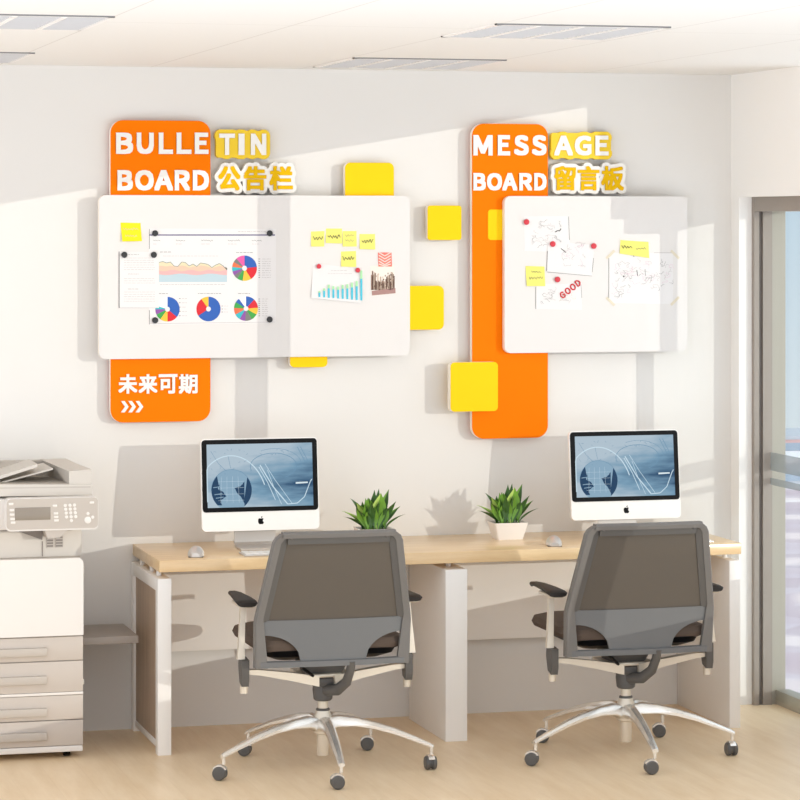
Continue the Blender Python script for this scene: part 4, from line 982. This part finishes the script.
# vent grille and output slot on the upper body
b = MB()
for g0, g1 in ((47.5, 54.5), (56.5, 64)):
    xa, xb = A(g0, 540)[0], A(g1, 540)[0]; b.box(xa, xb, YC_ + .026, YC_ + .032, zz(547.5), zz(536), M_copm)
    for k in range(4):
        z = zz(545.8 - k * 2.8); b.box(xa + .002, xb - .002, YC_ + .024, YC_ + .028, z - .003, z + .003, M_copd)
cc(b, 'vent_grille')
b = MB(); b.prism([A(-80, 527), A(44, 530), A(43, 540.5), A(18, 531.5), A(-80, 531)], YC_ + .020, YC_ + .031, M_copd)
b.box(A(43.6, 540)[0] - .002, A(43.6, 540)[0] + .001, YC_ + .027, YC_ + .031, zz(556), zz(541), M_copd); cc(b, 'output_slot')
# scanner unit
b = MB(); b.box(XLc, A(93, 500)[0], YC_ - .01, -.09, zz(528), zz(497), M_copw, .006); cc(b, 'scanner_unit')
# control panel, tilted slightly, standing forward of the scanner
YQ = YC_ - .075
px0, px1 = at(7, 515, YQ)[0], at(98, 515, YQ)[0]; q0, q1 = at(50, 529, YQ)[1], at(50, 498.5, YQ)[1]
b = MB(); b.prism(rrect(px0 - .004, px1 + .002, q0 - .006, q1 + .002, .018, 5), YQ + .004, YC_ - .01, M_copw); cp_ = cc(b, 'control_panel')
def sub(b, n, p, **k): o = b.build(n, p, tuple(cop.location), **k); o.location = (0, 0, 0); return o
b = MB(); b.prism(rrect(px0, px1, q0, q1, .016, 5), YQ, YQ + .004, M_copm); sub(b, 'face_plate', cp_)
def Q(x, y): return at(x, y, YQ)
a0, a1 = Q(15, 520.5), Q(50.5, 507); b = MB(); b.box(a0[0], a1[0], YQ - .002, YQ + .001, a0[1], a1[1], M_lcd, .001); sub(b, 'display', cp_)
for x, y in [(11, 504), (11.8, 510.2), (12, 514.6), (12.5, 519), (13, 522.6), (54.8, 505.7), (55.8, 513.4), (56, 516.9), (56.3, 520.4), (91.8, 502.5)]:
    X, Z = Q(x, y); b = MB(); b.box(X - .009, X + .009, YQ - .003, YQ + .001, Z - .0045, Z + .0045, M_copw, .0015); sub(b, 'button', cp_)
for x, y, r_ in [(65.2, 505.5, .0065), (69.8, 505.3, .0065), (74.4, 505.1, .0065), (65.6, 509.3, .0065), (70.2, 509.1, .0065), (74.8, 508.9, .0065), (66, 513.1, .0065), (70.6, 512.9, .0065), (75.2, 512.7, .0065), (66.4, 516.9, .0065), (71, 516.8, .0065), (75.6, 516.6, .0065), (71.3, 520.6, .0065), (87.8, 513.6, .0065), (92.6, 517.2, .0065), (87.8, 520, .0135)]:
    X, Z = Q(x, y); b = MB(); b.lathe([(r_, 0.001), (r_, -.002), (r_ * .8, -.003)], (X, YQ, Z), M_copw, 12, 'Y'); sub(b, 'button', cp_)
b = MB(); b.prism([at(44, 530, YQ + .03), at(67, 529.5, YQ + .03), at(59, 537, YQ + .03), at(47, 538, YQ + .03)], YQ + .01, YC_ + .03, M_copm); cc(b, 'panel_bracket')
# document feeder: lid, feeder head, raised input tray
Yl = YC_ + .01
b = MB(); b.prism([A(-80, 497.5, Yl), A(92, 495.3, Yl), A(92.5, 487, Yl), A(91.5, 484.5, Yl), A(-80, 484.5, Yl)], Yl, -.10, M_copl); b.prism([A(-80, 489.5, Yl), A(90.5, 487.5, Yl), A(90.5, 486.2, Yl), A(-80, 488.8, Yl)], Yl - .002, Yl, M_copm); cc(b, 'feeder_lid')
b = MB()
xa, xb = A(69.5, 480, Yl)[0], A(92, 480, Yl)[0]; z0, z1, z2 = zz(485), zz(471.5), zz(471)
prof = [(xa, z0), (xb, z0), (xb - .002, z1 - .004), (xb - .02, z1 + .004)]
# head block with sloping top towards the viewer
vs = [(xa, Yl + .01, z0), (xb, Yl + .01, z0), (xb, Yl + .01, z1 + .006), (xa, Yl + .01, z1 + .000), (xa, Yl + .16, z0), (xb, Yl + .16, z0), (xb - .03, Yl + .18, z2 + .012), (xa - .04, Yl + .18, z2 + .012), (xa - .05, -.12, z0), (xb, -.12, z0), (xb - .035, -.12, z2 + .012), (xa - .05, -.12, z2 + .012)]
b.add(vs, [[0, 1, 2, 3], [3, 2, 6, 7], [7, 6, 10, 11], [0, 3, 7, 4], [4, 7, 11, 8], [1, 5, 6, 2], [5, 9, 10, 6], [8, 11, 10, 9], [0, 4, 5, 1], [4, 8, 9, 5]], M_copl); cc(b, 'feeder_head')
b = MB(); b.box(A(-40, 480)[0], xa - .002, -.16, -.12, z0, z2 + .010, M_copm); b.box(A(-80, 480)[0], A(-39, 480)[0], Yl + .02, -.12, z0, z2 + .006, M_copm, .004); cc(b, 'feeder_back')
b = MB(); P0, P1 = A(17, 479, Yl + .1), A(40, 460.5, Yl + .1)
def slab(x0, zA, x1, zB, y0, y1, th, m):
    b.add([(x0, y0, zA), (x1, y0, zB), (x1, y1, zB), (x0, y1, zA), (x0, y0, zA - th), (x1, y0, zB - th), (x1, y1, zB - th), (x0, y1, zA - th)], [[0, 1, 2, 3], [7, 6, 5, 4], [0, 4, 5, 1], [1, 5, 6, 2], [2, 6, 7, 3], [3, 7, 4, 0]], m)
slab(A(-60, 480)[0], zz(498), A(57, 480)[0], zz(470), Yl + .10, -.20, .006, M_copl)
slab(A(-60, 480)[0], zz(494), A(40, 480)[0], zz(464.5), Yl + .06, Yl + .30, .012, M_copl)
cc(b, 'input_tray')
# side shelf
b = MB(); X0 = XR - .004; b.box(X0, -2.648, -0.385, -0.03, .405, .435, M_tray, .003); cc(b, 'side_tray')

print('objects', len(bpy.data.objects))
